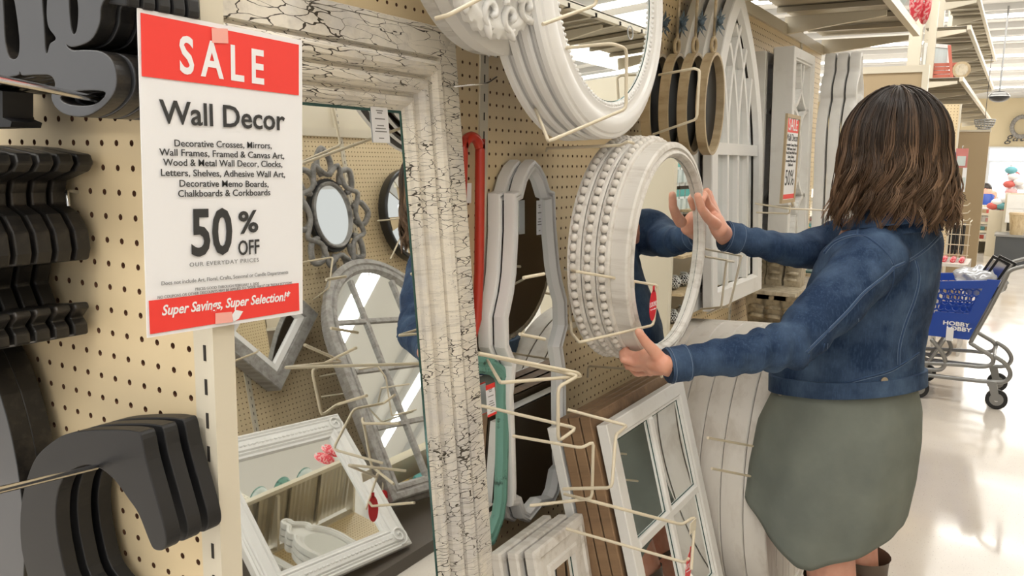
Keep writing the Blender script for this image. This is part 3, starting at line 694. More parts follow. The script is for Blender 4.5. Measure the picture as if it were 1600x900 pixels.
# ---- stack of big round planked tops on the base deck
pl_lab = ['whitewashed round planked wall piece with concentric rings, front of the floor stack', 'second from the front of the round planked wall pieces', 'third from the front of the round planked wall pieces', 'fourth from the front of the round planked wall pieces', 'fifth from the front of the round planked wall pieces', 'rearmost round planked wall piece, against the wall']
RR = .425
e = hangframe('planked_disc', (.155, 1.93, .131+RR), lean=.06, label=pl_lab[0], cat='wall decor')
b = MB(); b.ringsweep(circ(RR, 96), [(0, -.028), (0, .026), (.003, .029), (.045, .029), (.048, .024), (.070, .024), (.073, .018), (.095, .018), (.097, .010), (.40, .010)]); b.build('rim', wash_plank, e, True, angle=30)
for k in range(9):
    x0 = -.32+k*.0715; x1 = x0+.068; hy = lambda x: math.sqrt(max(.0, .325**2-x*x)); c = [(x0, -hy(x0)), ((x0+x1)/2, -hy((x0+x1)/2)), (x1, -hy(x1)), (x1, hy(x1)), ((x0+x1)/2, hy((x0+x1)/2)), (x0, hy(x0))]
    b = MB(); b.prism(c, .010, .014); b.build('plank', wash_plank, e)
b = MB(); b.prism(circ(RR-.004, 60), -.028, -.02); b.build('back_panel', wash_plank, e)
label_stack(e, 6, (0, 0, -.0595), pl_lab, 'round planked wall pieces on the base deck')

# ---- tan ring hangers with hooks and blue flowers
def ring_hanger(loc, lab, grp):
    e = hangframe('ring_hanger', loc, 0, 0, 0, lab, 'wall decor', grp)
    b = MB(); b.ringsweep(circ(.105, 56, .80, 1.3), [(0, -.013), (0, .013), (.008, .013), (.008, -.013), (0, -.013)]); b.build('ring', tan_ring, e)
    b = MB(); b.tube([(.018*math.cos(t)+.0, .155+.02*math.sin(t), .0) for t in [2*math.pi*k/14 for k in range(14)]], .005, 8, True); b.build('loop', tan_ring, e, True); b = MB(); b.prism([tuple(v) for v in circ(.098, 40, .80, 1.3)], -.012, -.009); b.build('back_panel', black_letter, e)
    b = MB(); b.tube([(0, .175, 0), (0, .30, 0)], .004, 6); b.build('rod', tan_ring, e)
    b = MB()
    for k in range(14):
        a = 2*math.pi*k/14*1.0; r = .04 if k % 2 else .03
        b.add([(0, .215, .004), (r*.6*math.cos(a-.25), .215+r*.6*math.sin(a-.25), .014), (r*math.cos(a), .215+r*math.sin(a), .012+.006*(k % 3)), (r*.6*math.cos(a+.25), .215+r*.6*math.sin(a+.25), .014)], [(0, 1, 2, 3)])
    b.sphere((0, .215, .014), .009, 8, 6)
    b.build('flower', mat('slate_flower', (.10, .14, .17), .7) if 'slate_flower' not in MATS else MATS['slate_flower'], e); return e
for k in range(4):
    ring_hanger((-.09-.048*k, 1.72-.01*k, 1.605), ['tan wooden oval ring hanger with slate blue flower, frontmost of the row', 'tan wooden oval ring hanger, second of the row', 'tan wooden oval ring hanger, third of the row', 'tan wooden oval ring hanger, rearmost of the row'][k], 'tan ring hangers with blue flowers')

# ---- corbels on their shelf
zc_ = ony(1190, 452, 2.76).z
cs = MB(); cs.box((0, 0, -.014), (.26, .55, 0)); tag(cs.build('corbel_shelf', corbel_m, None, loc=(WX+.004, 2.72, zc_)), 'small cream shelf carrying carved corbels behind the woman\'s arm', 'shelf')
def corbel(loc, lab, s=1.):
    e = empty('corbel', loc, label=lab, cat='corbel', group='cream carved corbels'); e.scale = (s, s, s)
    pr = [(0, 0), (.09, 0), (.10, .03), (.085, .05), (.075, .09), (.10, .13), (.12, .17), (.13, .20), (0, .20)]
    b = MB(); n = len(pr); vs = [(x, 0, z) for x, z in pr]+[(x, .075, z) for x, z in pr]; b.add(vs, [tuple(range(n)), tuple(range(2*n-1, n-1, -1))]+[(i, n+i, n+(i+1) % n, (i+1) % n) for i in range(n)]); b.build('bracket', corbel_m, e)
    b = MB(); b.box((.001, -.014, .201), (.15, .089, .222)); b.build('cap', corbel_m, e)
    b = MB()
    for k in range(5): b.tube([(.09+.006*k, .012, .03+.034*k), (.105+.006*k, .0375, .035+.034*k), (.09+.006*k, .063, .03+.034*k)], .008, 6)
    b.build('leaf_carving', corbel_m, e, True); return e
for k, (px, l_) in enumerate(((1163, 'cream carved corbel nearest the held mirror under the small shelf'), (1189, 'cream carved corbel, middle one below the small shelf'), (1216, 'cream carved corbel nearest the woman below the small shelf'))):
    p = ony(px, 480, 2.78); c_ = corbel((p.x, 2.93, zc_-.016-.2442), l_, 1.1); c_.rotation_euler = (0, 0, -math.pi/2)
for k, (px, l_) in enumerate(((1166, 'upright corbel on the small shelf, nearest the gothic mirror'), (1192, 'upright corbel in the middle of the small shelf'), (1221, 'upright corbel at the far end of the small shelf'))):
    p = ony(px, 440, 2.86); c_ = corbel((p.x, 2.98, zc_), l_, .85); c_.rotation_euler = (0, 0, -math.pi/2)

# ---- wire cradles (each one bent rod)
def W_(name, pts, lab, r=.003): return wire(name, [onx(*p) for p in pts], r, label=lab, cat='wire rack')
W_('wire_cradle', [(806, 91, -.305), (806, 141, -.305), (825, 141, -.24), (857, 221, .02), (978, 170, .055), (979, 76, .055), (956, 68, .045), (783, 85, -.20), (806, 91, -.305)], 'bent cream wire cradle around the big round white mirrors')
W_('wire_cradle', [(681, 29, .0), (700, 24, .02), (765, -10, .03)], 'cream wire arm across the carved medallion')
W_('wire_cradle', [(848, 38, .02), (930, 8, .045), (934, -10, .05)], 'cream wire arm crossing the upper round mirror')
W_('wire_cradle', [(853, 236, -.305), (855, 232, -.20), (970, 227, -.02), (981, 221, .0), (990, 224, .0)], 'cream wire arm below the big round mirrors')
W_('wire_cradle', [(1030, 117, -.10), (1085, 107, .03), (1093, 110, .04), (1089, 186, .04), (1021, 210, -.1)], 'cream wire cradle around the tan ring hangers')
W_('wire_cradle', [(760, 560, -.28), (782, 598, 0.000), (908, 588, 0.043), (902, 582, 0.043), (748, 552, -.05)], 'short cream wire at the teal mirror')
W_('wire_cradle', [(749, 553, -.10), (904, 587, 0.050), (872, 605, 0.043), (872, 690, 0.043), (901, 669, 0.050), (752, 634, -.10)], 'cream wire cradle crossing the lower scalloped mirrors')
W_('wire_cradle', [(801, 681, -.09), (909, 700, 0.036), (927, 690, 0.050), (925, 779, 0.050), (828, 790, -.05)], 'lower cream wire cradle holding the scalloped mirrors')
W_('wire_cradle', [(818, 434, -.03), (850, 428, -.025)], 'short cream wire seen across the front scalloped mirror')
W_('wire_cradle', [(812, 522, -.03), (851, 530, -.025)], 'lower short cream wire across the front scalloped mirror')
W_('wire_cradle', [(883, 421, -.20), (900, 424, -.05), (1028, 446, 0.029), (1021, 508, 0.029), (905, 535, -.02), (893, 520, -.10), (888, 440, -.2)], 'cream wire cradle in front of the round bead mirrors')
W_('wire_cradle', [(1102, 389, -.02), (1160, 400, 0.029), (1158, 402, 0.029), (1140, 479, 0.036), (1095, 483, -.1)], 'cream wire cradle under the gothic arch mirrors')
W_('wire_cradle', [(1102, 401, -.05), (1148, 409, 0.000), (1135, 408, 0.000), (1127, 480, 0.014), (1105, 490, -.1)], 'inner cream wire of the gothic mirror cradle')
W_('wire_cradle', [(918, 590, -.28), (919, 572, -.28), (1032, 580, -.02), (1034, 589, 0.000)], 'cream wire arm under the lifted mirror')
W_('wire_cradle', [(887, 640, -.02), (980, 665, 0.072), (962, 680, 0.086), (956, 762, 0.108), (880, 764, 0.000)], 'cream wire hoop around the top of the floor stack')
W_('wire_cradle', [(882, 772, -.02), (925, 783, 0.072), (1066, 820, 0.173), (1086, 806, 0.187), (1080, 890, 0.202)], 'cream wire arm across the windowpane mirror')
W_('wire_cradle', [(884, 826, -.02), (1070, 879, 0.187), (1076, 872, 0.194)], 'lowest cream wire across the floor stack')
W_('wire_cradle', [(1106, 684, 0.144), (1176, 697, 0.158)], 'cream wire across the round planked pieces')
W_('wire_cradle', [(1112, 732, 0.144), (1172, 744, 0.158)], 'lower cream wire across the round planked pieces')
W_('wire_cradle', [(1180, 318, -.1), (1232, 326, 0.014), (1300, 329, 0.043), (1300, 345, 0.043)], 'cream wire arms below the lattice mirrors')
W_('wire_cradle', [(1182, 332, -.1), (1234, 334, 0.014), (1234, 322, 0.014)], 'short cream wire below the ogee mirror')

# ---- red oval hang tags
def look_tag(px, py, x, s, lab, tilt=0, hx=-.2, name='hang_tag'):
    e = hangframe(name, onx(px, py, x), label=lab, cat='tag', roll=tilt); e.scale = (s, s, s)
    b = MB(); b.prism([tuple(v) for v in circ(.018, 36, 1, 1.75)], 0, .0008); b.build('disc', tag_red, e)
    b = MB(); b.box((-.005, .028, 0), (.005, .040, .0008)); b.build('tab', tag_red, e)
    text('LOOK!', .0145, paper_ink, e, (0, .002, .001), sx=.85); text('See more styles', .0042, paper_ink, e, (0, -.008, .001)); return e
look_tag(1020, 477, .046, 1.0, 'red oval LOOK tag hanging from the wire before the lifted mirror')
look_tag(1076, 885, .192, .95, 'red oval LOOK tag at the bottom of the windowpane mirror', -.2)
b = MB(); b.box((-.03, -.02, 0), (.03, .02, .003)); o = b.build('price_plate', steel_cream); tag(o, 'small cream plate on the wire above the lower red tag', 'price plate'); o.matrix_world = Matrix.Translation(onx(1082, 822, .195))@Matrix(((0, 0, 1, 0), (1, 0, 0, 0), (0, 1, 0, 0), (0, 0, 0, 1)))@Matrix.Scale(.55, 4)
# ================================================================== THE WOMAN
from mathutils import noise as mnoise
from mathutils.bvhtree import BVHTree
BY = 1.62
def remesh(mb, name, m, parent, vox, smooth=2, fn=None):
    o = mb.build('tmp', m, None, True); r = o.modifiers.new('r', 'REMESH'); r.mode = 'VOXEL'; r.voxel_size = vox; r.use_smooth_shade = True
    if smooth: s = o.modifiers.new('s', 'SMOOTH'); s.factor = .6; s.iterations = smooth
    dg = bpy.context.evaluated_depsgraph_get(); dg.update(); me = bpy.data.meshes.new_from_object(o.evaluated_get(dg)); bpy.data.objects.remove(o)
    me.name = name
    if fn:
        n = len(me.vertices); co = np.empty(n*3); me.vertices.foreach_get('co', co); no = np.empty(n*3); me.vertices.foreach_get('normal', no)
        co = co.reshape(-1, 3); no = no.reshape(-1, 3); co = fn(co, no); me.vertices.foreach_set('co', co.ravel()); me.update()
    me.polygons.foreach_set('use_smooth', [True]*len(me.polygons))
    q = bpy.data.objects.new(name, me); return link(q, parent)
def chain(mb, pts, rs, n=16, sub=4):
    """rounded tapered limb through joints"""
    P = [Vector(p) for p in pts]; Q = []; R = []
    for i in range(len(P)-1):
        for j in range(sub): t = j/sub; Q.append(P[i].lerp(P[i+1], t)); R.append(rs[i]*(1-t)+rs[i+1]*t)
    Q.append(P[-1]); R.append(rs[-1]); mb.tube(Q, R, n)
    for p, r in ((P[0], rs[0]), (P[-1], rs[-1])): mb.sphere(p, r*.99, 14, 9)
    for i in range(1, len(P)-1): mb.sphere(P[i], rs[i]*.99, 14, 9)
def capring(rings, mb):
    n = len(rings[0]); vs = [p for r in rings for p in r]; fs = []
    for i in range(len(rings)-1):
        for k in range(n): fs.append((i*n+k, i*n+(k+1) % n, (i+1)*n+(k+1) % n, (i+1)*n+k))
    fs += [tuple(range(n))[::-1], tuple((len(rings)-1)*n+k for k in range(n))]; mb.add(vs, fs)
wm = empty('person', (.40, 1.62, 0), label='woman in denim jacket and grey-green dress lifting a round mirror off the rack', cat='person')
WI = Matrix.Translation((-.40, -1.62, 0))
def tow(o): o.matrix_parent_inverse = WI; return o
YAW = math.radians(-22)     # facing -X, turned a little down the aisle
ax_f = Vector((-math.cos(YAW), -math.sin(YAW), 0)); ax_s = Vector((ax_f.y, -ax_f.x, 0))   # forward, and her own right (+Y) side
ax_s = Vector((-ax_f.y, ax_f.x, 0)) if (Vector((-ax_f.y, ax_f.x, 0)).y > 0) else Vector((ax_f.y, -ax_f.x, 0))
def ring(py, L, R, side, yc=BY, n=48, fold=None, dz=None, pw=2.3):
    a, b = ony(L, py, yc), ony(R, py, yc); c = (a+b)/2; w = (b-a).length/2
    v = (c-Vector(CP)); v.z = 0; v.normalize(); r = Vector((v.y, -v.x, 0))
    s = side; cf = abs(ax_f.dot(r)); cs = abs(ax_s.dot(r)); f = math.sqrt(max(.004, w*w-(s*cs)**2))/cf
    out = []
    for k in range(n):
        t = 2*math.pi*k/n; ct, st = math.cos(t), math.sin(t)
        ct = math.copysign(abs(ct)**(2/pw), ct); st = math.copysign(abs(st)**(2/pw), st)
        q = 1+(fold(t) if fold else 0); p = c+ax_f*(f*ct*q)+ax_s*(s*st*q)
        p.z = c.z+(dz(t) if dz else 0); out.append(p)
    return out
# joints
SL = ony(1366, 405, 1.50); SRr = ony(1322, 385, 1.80)
EL = atd(1232, 541, 1.745); WL = atd(1045, 571, 1.695)
WR = atd(1133, 369, 2.075); ER = atd(1245, 392, 2.13)
print('arm L', (SL-EL).length, (EL-WL).length, 'R', (SRr-ER).length, (ER-WR).length, SL, EL, WL, 'R', SRr, ER, WR)
HC_ = ony(1390, 232, BY)
# ---- body: one continuous skin surface
b = MB()
knL, knR = ony(1292, 905, BY-.07), ony(1325, 900, BY+.10)
for kn, sy in ((knL, -.07), (knR, .10)):
    hip = Vector((kn.x+.0, BY+sy*.9, .88)); ank = Vector((kn.x+.03, BY+sy*1.1, .09)); knz = Vector((kn.x, BY+sy, .50))
    chain(b, [hip, knz, knz+Vector((.02, 0, -.14)), ank], [.085, .060, .058, .036])
    chain(b, [ank, ank+Vector((-.06, 0, -.045)), ank+Vector((-.15, 0, -.06))], [.036, .034, .028])
pel = ony(1318, 640, BY); chain(b, [pel, ony(1335, 560, BY), ony(1355, 470, BY), ony(1375, 385, BY)], [.13, .10, .11, .10])
nk = ony(1392, 352, BY); chain(b, [ony(1380, 385, BY), nk, HC_+Vector((.01, 0, -.06))], [.07, .052, .052])
chain(b, [ony(1375, 390, BY), SL], [.07, .055]); chain(b, [ony(1375, 390, BY), SRr], [.07, .055])
chain(b, [SL, EL, WL], [.048, .036, .024]); chain(b, [SRr, ER, WR], [.048, .036, .024])
# head with face looking along ax_f, slightly down
hf = (ax_f+Vector((0, 0, -.12))).normalized(); hu = (Vector((0, 0, 1))-hf*hf.z).normalized(); hs = hf.cross(hu)
hp = lambda f, u, s: HC_+hf*f+hu*u+hs*s
def hsph(f, u, s, r, sc=1): b.sphere(hp(f, u, s), r, 16, 12, (sc, sc, sc))
hsph(0, .02, 0, .092); hsph(-.02, .025, 0, .090); hsph(.018, -.03, 0, .070); hsph(.038, -.065, 0, .045); hsph(.062, -.088, 0, .022)   # skull, jaw, chin
for s in (-1, 1): hsph(.062, -.03, s*.030, .026); hsph(.0, -.015, s*.078, .020); hsph(.070, .014, s*.026, .018); hsph(-.005, -.0, s*.086, .012); hsph(-.008, -.02, s*.084, .010)
chain(b, [hp(.085, .010, 0), hp(.102, -.018, 0), hp(.112, -.030, 0)], [.009, .011, .011]); hsph(.100, -.033, -.011, .008); hsph(.100, -.033, .011, .008)
chain(b, [hp(.089, -.056, -.018), hp(.096, -.055, 0), hp(.089, -.056, .018)], [.004, .0065, .004]); chain(b, [hp(.087, -.064, -.015), hp(.094, -.065, 0), hp(.087, -.064, .015)], [.004, .007, .004])
# hands
def X3(px, py, x): return onx(px, py, x)
def finger(pts, rs): chain(b, pts, rs, 12, 3)
HX = lambda *a: X3(*a)
wl = X3(1036, 569, .072)
chain(b, [WL, wl, X3(1024, 566, .050)], [.0205, .0205, .0215])
pc = [X3(1008, 554, .026), X3(1008, 563, .026), X3(1011, 572, .028), X3(1016, 580, .030)]
for q, r in zip(pc, (.013, .0135, .013, .0115)): chain(b, [wl, X3(1026, 566, .052), q], [.020, .0195, r], 12, 3)
chain(b, [X3(1032, 575, .062), X3(1020, 576, .044)], [.016, .0145], 12, 3)
finger([X3(1032, 562, .066), X3(1022, 549, .056), X3(1009, 535, .045), X3(998, 519, .036)], [.015, .0128, .0108, .0085])
finger([pc[0], X3(993, 556, .004), X3(979, 551, -.018), X3(978, 541, -.030)], [.011, .0092, .0082, .0070])
finger([pc[1], X3(991, 566, .002), X3(974, 562, -.018), X3(972, 551, -.030)], [.011, .0094, .0084, .0072])
finger([pc[2], X3(996, 575, .004), X3(981, 573, -.016), X3(976, 564, -.028)], [.0105, .0088, .0079, .0068])
finger([pc[3], X3(1006, 583, .010), X3(994, 584, -.008), X3(987, 577, -.020)], [.009, .0077, .0070, .0062])
wr = X3(1124, 358, .040)
chain(b, [WR, wr, X3(1118, 345, .03)], [.024, .022, .021])
pr_ = [X3(1106, 322, .012), X3(1109, 317, -.004), X3(1112, 318, -.018), X3(1114, 324, -.032)]
for q, r in zip(pr_, (.0125, .013, .0125, .011)): chain(b, [wr, X3(1117, 340, .012), q], [.020, .018, r], 12, 3)
finger([X3(1118, 350, .045), X3(1106, 340, .040), X3(1096, 326, .036), X3(1090, 306, .032)], [.015, .0125, .0105, .009])
finger([pr_[0], X3(1100, 304, .014), X3(1097, 312, -.004+.02), X3(1096, 326, .012)], [.0115, .0098, .0085, .0072])
finger([pr_[1], X3(1104, 299, -.012), X3(1098, 303, -.018), X3(1094, 318, -.02)], [.0115, .0098, .0088, .0072])
finger([pr_[2], X3(1108, 302, -.028), X3(1102, 304, -.036), X3(1096, 318, -.036)], [.011, .0092, .0082, .007])
finger([pr_[3], X3(1111, 311, -.042), X3(1104, 314, -.048), X3(1098, 324, -.046)], [.0095, .008, .0074, .0064])
body = tow(remesh(b, 'body', skin, wm, .0032, 2))
b = MB(); tn = (X3(996, 517, .034)-X3(1007, 533, .042)).normalized(); tp = X3(997.5, 519.5, .034)+Vector((.0074, -.002, 0)); b.sphere(tp, .006, 10, 7, (.35, .9, 1.2)); b.build('thumb_nail', nail, body, True)
for s in (-1, 1):
    b = MB(); b.sphere(hp(.080, .006, s*.029), .0115, 14, 10); ey = tow(b.build('eye', mat('eye_white', (.8, .8, .78), .2) if 'eye_white' not in MATS else MATS['eye_white'], wm, True))
    b = MB(); b.sphere(hp(.0885, .004, s*.029), .0048, 10, 8); b.build('iris', black_plastic, ey, True)
    b = MB(); b.tube([hp(.083, .026, s*.014), hp(.084, .031, s*.03), hp(.076, .027, s*.043)], .0022, 6); tow(b.build('eyebrow', hair_dark, wm, True))
# ---- dress
rows = [(585, 1226, 1428, .150), (625, 1212, 1437, .168), (668, 1192, 1435, .180), (728, 1176, 1425, .188), (780, 1167, 1411, .188), (828, 1166, 1388, .178), (890, 1182, 1366, .160)]
rowsi = []
for i in range(len(rows)-1):
    for j in range(5):
        t = j/5; rowsi.append(tuple(rows[i][k]*(1-t)+rows[i+1][k]*t for k in range(4)))
rowsi.append(rows[-1]); NR = len(rowsi); rings = []
near = math.atan2(-1, 0)
for i, (py, L, R, s) in enumerate(rowsi):
    u = i/(NR-1); am = .008+.035*u
    fold = lambda t, u=u, am=am: am*(.5*math.sin(7*t+1.1+u)+.35*math.sin(12*t+2.3-u*.8)+.25*math.sin(4*t+.4))
    rings.append(ring(py, L, R, s, fold=fold, n=120, pw=2.1))
hemz = []
for k in range(120):        # shirt-tail hem: long at the sides, short front and back
    t = 2*math.pi*k/120; side = abs(math.sin(t)); hemz.append(.484+.155*max(0, math.cos(t+.35))**1.1+.09*max(0, math.cos(t-2.6)))
top_z, bot_z = rings[0][0].z, rings[-1][0].z
for k in range(120):
    col_ = [r[k].copy() for r in rings]
    for i in range(NR):
        z = top_z+(hemz[k]-top_z)*i/(NR-1)
        # sample silhouette column at height z
        j = 0
        while j < NR-2 and col_[j+1].z > z: j += 1
        t = (col_[j].z-z)/max(1e-6, col_[j].z-col_[j+1].z); t = min(max(t, 0), 1.2); rings[i][k] = Vector((col_[j].x*(1-t)+col_[j+1].x*t, col_[j].y*(1-t)+col_[j+1].y*t, z))
vs = [p for r in rings for p in r]; fs = [(i*120+k, (i+1)*120+k, (i+1)*120+(k+1) % 120, i*120+(k+1) % 120) for i in range(NR-1) for k in range(120)]
b = MB(); b.add(vs, fs); dr = tow(b.build('dress', dress_m, wm, True)); s = dr.modifiers.new('s', 'SOLIDIFY'); s.thickness = .003
b = MB(); b.tube(rings[-1], .0028, 6, True); tow(b.build('hem', dress_m, wm, True))
bvd = BVHTree.FromPolygons([tuple(v) for v in vs], fs)
# ---- jacket
b = MB()
jr = [(349, 1352, 1462, .10), (362, 1322, 1470, .155), (385, 1296, 1473, .175), (416, 1278, 1472, .18), (452, 1266, 1467, .178), (484, 1252, 1456, .172), (515, 1236, 1445, .166), (545, 1224, 1439, .165), (575, 1216, 1438, .166), (598, 1213, 1440, .17)]
tilt = lambda t: -.035*math.cos(t)
rg = [ring(py, L, R, s, n=64, dz=(lambda t, q=i/9: -.030*q*math.cos(t)), pw=2.25) for i, (py, L, R, s) in enumerate(jr)]
capring(rg, b)
chain(b, [SL+Vector((.0, .05, .01)), SL, SL.lerp(EL, .5)+Vector((0, 0, -.005)), EL, EL.lerp(WL, .5), WL+(EL-WL).normalized()*.040], [.072, .072, .064, .052, .040, .033], 24)
chain(b, [SRr+Vector((0, -.05, .01)), SRr, ER, WR+(ER-WR).normalized()*.040], [.070, .068, .045, .034], 24)
aL = (WL-EL).normalized(); aR = (WR-ER).normalized()
def wrinkle(co, no):
    out = co.copy(); el = np.array(EL); sl = np.array(SL); wv = np.array(WL)
    for i in range(len(co)):
        p = Vector(co[i]); d = (p-EL).length; a = 0
        a += .0055*mnoise.noise(p*13)+.0025*mnoise.noise(p*34+Vector((4, 1, 2)))
        # creases running round the sleeve
        for (A, B_, c0, n_) in ((EL, WL, 1.0, 15), (SL, EL, .6, 11), (ER, WR, .8, 12)):
            ab = B_-A; t = (p-A).dot(ab)/ab.length_squared
            if -.15 < t < 1.0:
                q = A+ab*t; rr = (p-q).length
                if rr < .09: a += .0042*c0*math.sin(t*n_*2.6+5*mnoise.noise(p*7)+3*(p.y+p.z)*6)*max(0, 1-abs(t-(.15 if A == EL else .85))*1.1)
        out[i] += no[i]*a
    return out
jk = tow(remesh(b, 'denim_jacket', denim, wm, .0065, 3, wrinkle))
vsj = [tuple(v.co) for v in jk.data.vertices]; bvj = BVHTree.FromPolygons(vsj, [tuple(p.vertices) for p in jk.data.polygons])
def onjk(px, py, off=.0, bv=None):
    h = (bv or bvj).ray_cast(Vector(CP), Vector(ray(px, py)).normalized())
    return (h[0]+h[1]*off, h[1]) if h[0] is not None else (None, None)
def seam(pts, r=.0022, m=None, par=None, name='seam', n=6, close=False, off=.0004, dup=0):
    P = catmull([Vector((*p, 0)) for p in pts], 7); Q = []
    for p in P:
        h, nn = onjk(p.x, p.y, off)
        if h is not None and (not Q or (h-Q[-1]).length < .05): Q.append(h)
    if len(Q) < 3: return
    for _ in range(2): Q = [Q[0]]+[(Q[i-1]+Q[i]*2+Q[i+1])/4 for i in range(1, len(Q)-1)]+[Q[-1]]
    b = MB(); b.tube(Q, r, 6); o = b.build(name, m or denim_seam, par or jk, True); return o
S_ = lambda pts: [(1040+x/2.902, 330+y/2.902) for x, y in pts]
def dseam(pts):
    pts = S_(pts); seam(pts, .0024)
    for d in (2.2, -2.4): seam([(x+d*.8, y+d*.5) for x, y in pts], .0008, thread, name='stitching')
dseam([(720, 190), (760, 145), (830, 115), (900, 112), (960, 150), (1010, 200), (1035, 245)])      # shoulder seam over the sleeve head
dseam([(1040, 250), (1000, 290), (900, 370), (830, 450), (720, 560), (640, 640)])                   # sleeve back seam
dseam([(1035, 255), (1120, 215), (1190, 165), (1245, 110)])                                        # back yoke
dseam([(1135, 225), (1150, 300), (1130, 400), (1085, 520), (1060, 620), (1058, 700)])              # back panel seam
dseam([(880, 490), (882, 560), (880, 650), (872, 745)])                                            # side seam
seam(S_([(720, 600), (700, 690), (685, 735)]), .002); seam(S_([(735, 600), (722, 700), (700, 745), (680, 738)]), .001, thread, name='stitching')
seam(S_([(650, 650), (640, 720), (630, 780)]), .0018); seam(S_([(650, 250), (620, 330), (600, 390)]), .0018)
seam(S_([(340, 190), (420, 215), (520, 245), (620, 262)]), .002); seam(S_([(345, 196), (420, 222), (520, 251), (610, 268)]), .0008, thread, name='stitching')
seam(S_([(880, 60), (872, 85), (868, 108)]), .0022)
seam(S_([(1035, 260), (1030, 330), (990, 410)]), .002)
seam(S_([(512, 790), (620, 806), (760, 790), (880, 760), (1000, 728), (1060, 700), (1150, 640)]), .0022); seam(S_([(512, 800), (620, 815), (760, 799), (880, 769), (1000, 737), (1060, 709), (1150, 648)]), .0008, thread, name='stitching')
# waistband: a raised band round the hem
b = MB(); n = 64
lo = ring(603, 1212, 1441, .172, n=n, dz=lambda t: -.030*math.cos(t)-.002, pw=2.25); hi = ring(580, 1213, 1440, .170, n=n, dz=lambda t: -.028*math.cos(t)+.0, pw=2.25); c0 = sum(lo, Vector())/n; c1 = sum(hi, Vector())/n
def grow(r, c, d): return [p+(p-c).normalized()*d for p in r]
lay = [grow(lo, c0, -.004), grow(lo, c0, .005), grow(hi, c1, .0065), grow(hi, c1, -.004)]
vs = [p for r in lay for p in r]; b.add(vs, [(i*n+k, i*n+(k+1) % n, (i+1)*n+(k+1) % n, (i+1)*n+k) for i in range(3) for k in range(n)]); wb = b.build('waistband', denim, jk, True, angle=50)
bvw = BVHTree.FromPolygons([tuple(v) for v in vs], [(i*n+k, i*n+(k+1) % n, (i+1)*n+(k+1) % n, (i+1)*n+k) for i in range(3) for k in range(n)])
for off in (3, -3):
    Q = [p for p in grow(lo, c0, .0062)]
bt = mat('button_metal', (.45, .43, .40), .3, .9)
for (x, y) in ((995, 770), (1043, 747), (515, 822)):
    px, py = 1040+x/2.902, 330+y/2.902; h, nn = onjk(px, py, .001, bvw)
    if h is None: h, nn = onjk(px, py, .003)
    if h is None: continue
    b = MB(); u = nn.orthogonal().normalized(); b.tube([h, h+nn*.003, h+nn*.0038], [.0085, .0085, .006], 16); b.tube([h+nn*.0036, h+nn*.0046], [.003, .002], 10); o = b.build('button', bt, jk, True, angle=40)
# cuffs
for A, B_, r in ((WL, aL, .0345), (WR, aR, .0355)):
    b = MB(); P = [A-B_*.042, A-B_*.040, A+B_*.004, A+B_*.006, A+B_*.004, A-B_*.006]; b.tube(P, [r+.0005, r+.0035, r+.002, r-.001, r-.004, r-.006], 28, cap=False); o = b.build('cuff', denim, jk, True, angle=50)
    for d in (.036, .002):
        u = B_.orthogonal().normalized(); w = B_.cross(u); b = MB(); b.tube([A-B_*d+(u*math.cos(t)+w*math.sin(t))*(r+.0036) for t in [2*math.pi*k/28 for k in range(28)]], .0009, 5, True); o = b.build('stitching', thread, jk, True)
# collar, standing under the hair
b = MB(); cc = ony(1400, 345, BY); n = 40; lay = []
for (dz, rx, ry) in ((-.035, .10, .115), (.0, .078, .085), (.032, .070, .075), (.035, .075, .08), (.002, .112, .118), (-.012, .118, .125)):
    lay.append([cc+ax_f*(rx*math.cos(t))+ax_s*(ry*math.sin(t))+Vector((0, 0, dz-.02*math.cos(t))) for t in [2*math.pi*k/n for k in range(n)]])
vs = [p for r in lay for p in r]; b.add(vs, [(i*n+k, i*n+(k+1) % n, (i+1)*n+(k+1) % n, (i+1)*n+k) for i in range(len(lay)-1) for k in range(n)]); o = b.build('collar', denim, jk, True, angle=60)
# chest pocket flap
def patch(pts, th, name, m):
    C = [onjk(*p, .004) for p in S_(pts)]
    if any(c[0] is None for c in C): return
    n0 = sum((c[1] for c in C), Vector()).normalized(); A = [c[0]-n0*.003 for c in C]; B_ = [c[0]+n0*th for c in C]; k = len(A); b = MB()
    b.add(A+B_, [tuple(range(k))[::-1], tuple(range(k, 2*k))]+[(i, (i+1) % k, k+(i+1) % k, k+i) for i in range(k)]); o = b.build(name, m, jk)
# boots
for sy, kn in ((-.07, knL), (.10, knR)):
    b = MB(); X = kn.x+.03; Y = BY+sy*1.08; rg = []
    for z, r, dx in ((.43, .078, -.008), (.42, .074, -.008), (.40, .070, -.005), (.25, .060, 0), (.12, .050, 0), (.06, .052, -.01)):
        rg.append([Vector((X+dx+r*math.cos(t), Y+r*.95*math.sin(t), z)) for t in [2*math.pi*k/24 for k in range(24)]])
    vs = [p for r in rg for p in r]; b.add(vs, [(i*24+k, (i+1)*24+k, (i+1)*24+(k+1) % 24, i*24+(k+1) % 24) for i in range(5) for k in range(24)])
    b.tube([(X, Y, .05), (X-.06, Y, .045), (X-.16, Y, .035), (X-.20, Y, .03)], [.05, .048, .040, .022], 16)
    b.box((X-.21, Y-.035, 0), (X+.05, Y+.035, .014)); tow(b.build('boot', boot_m, wm, True, angle=50))
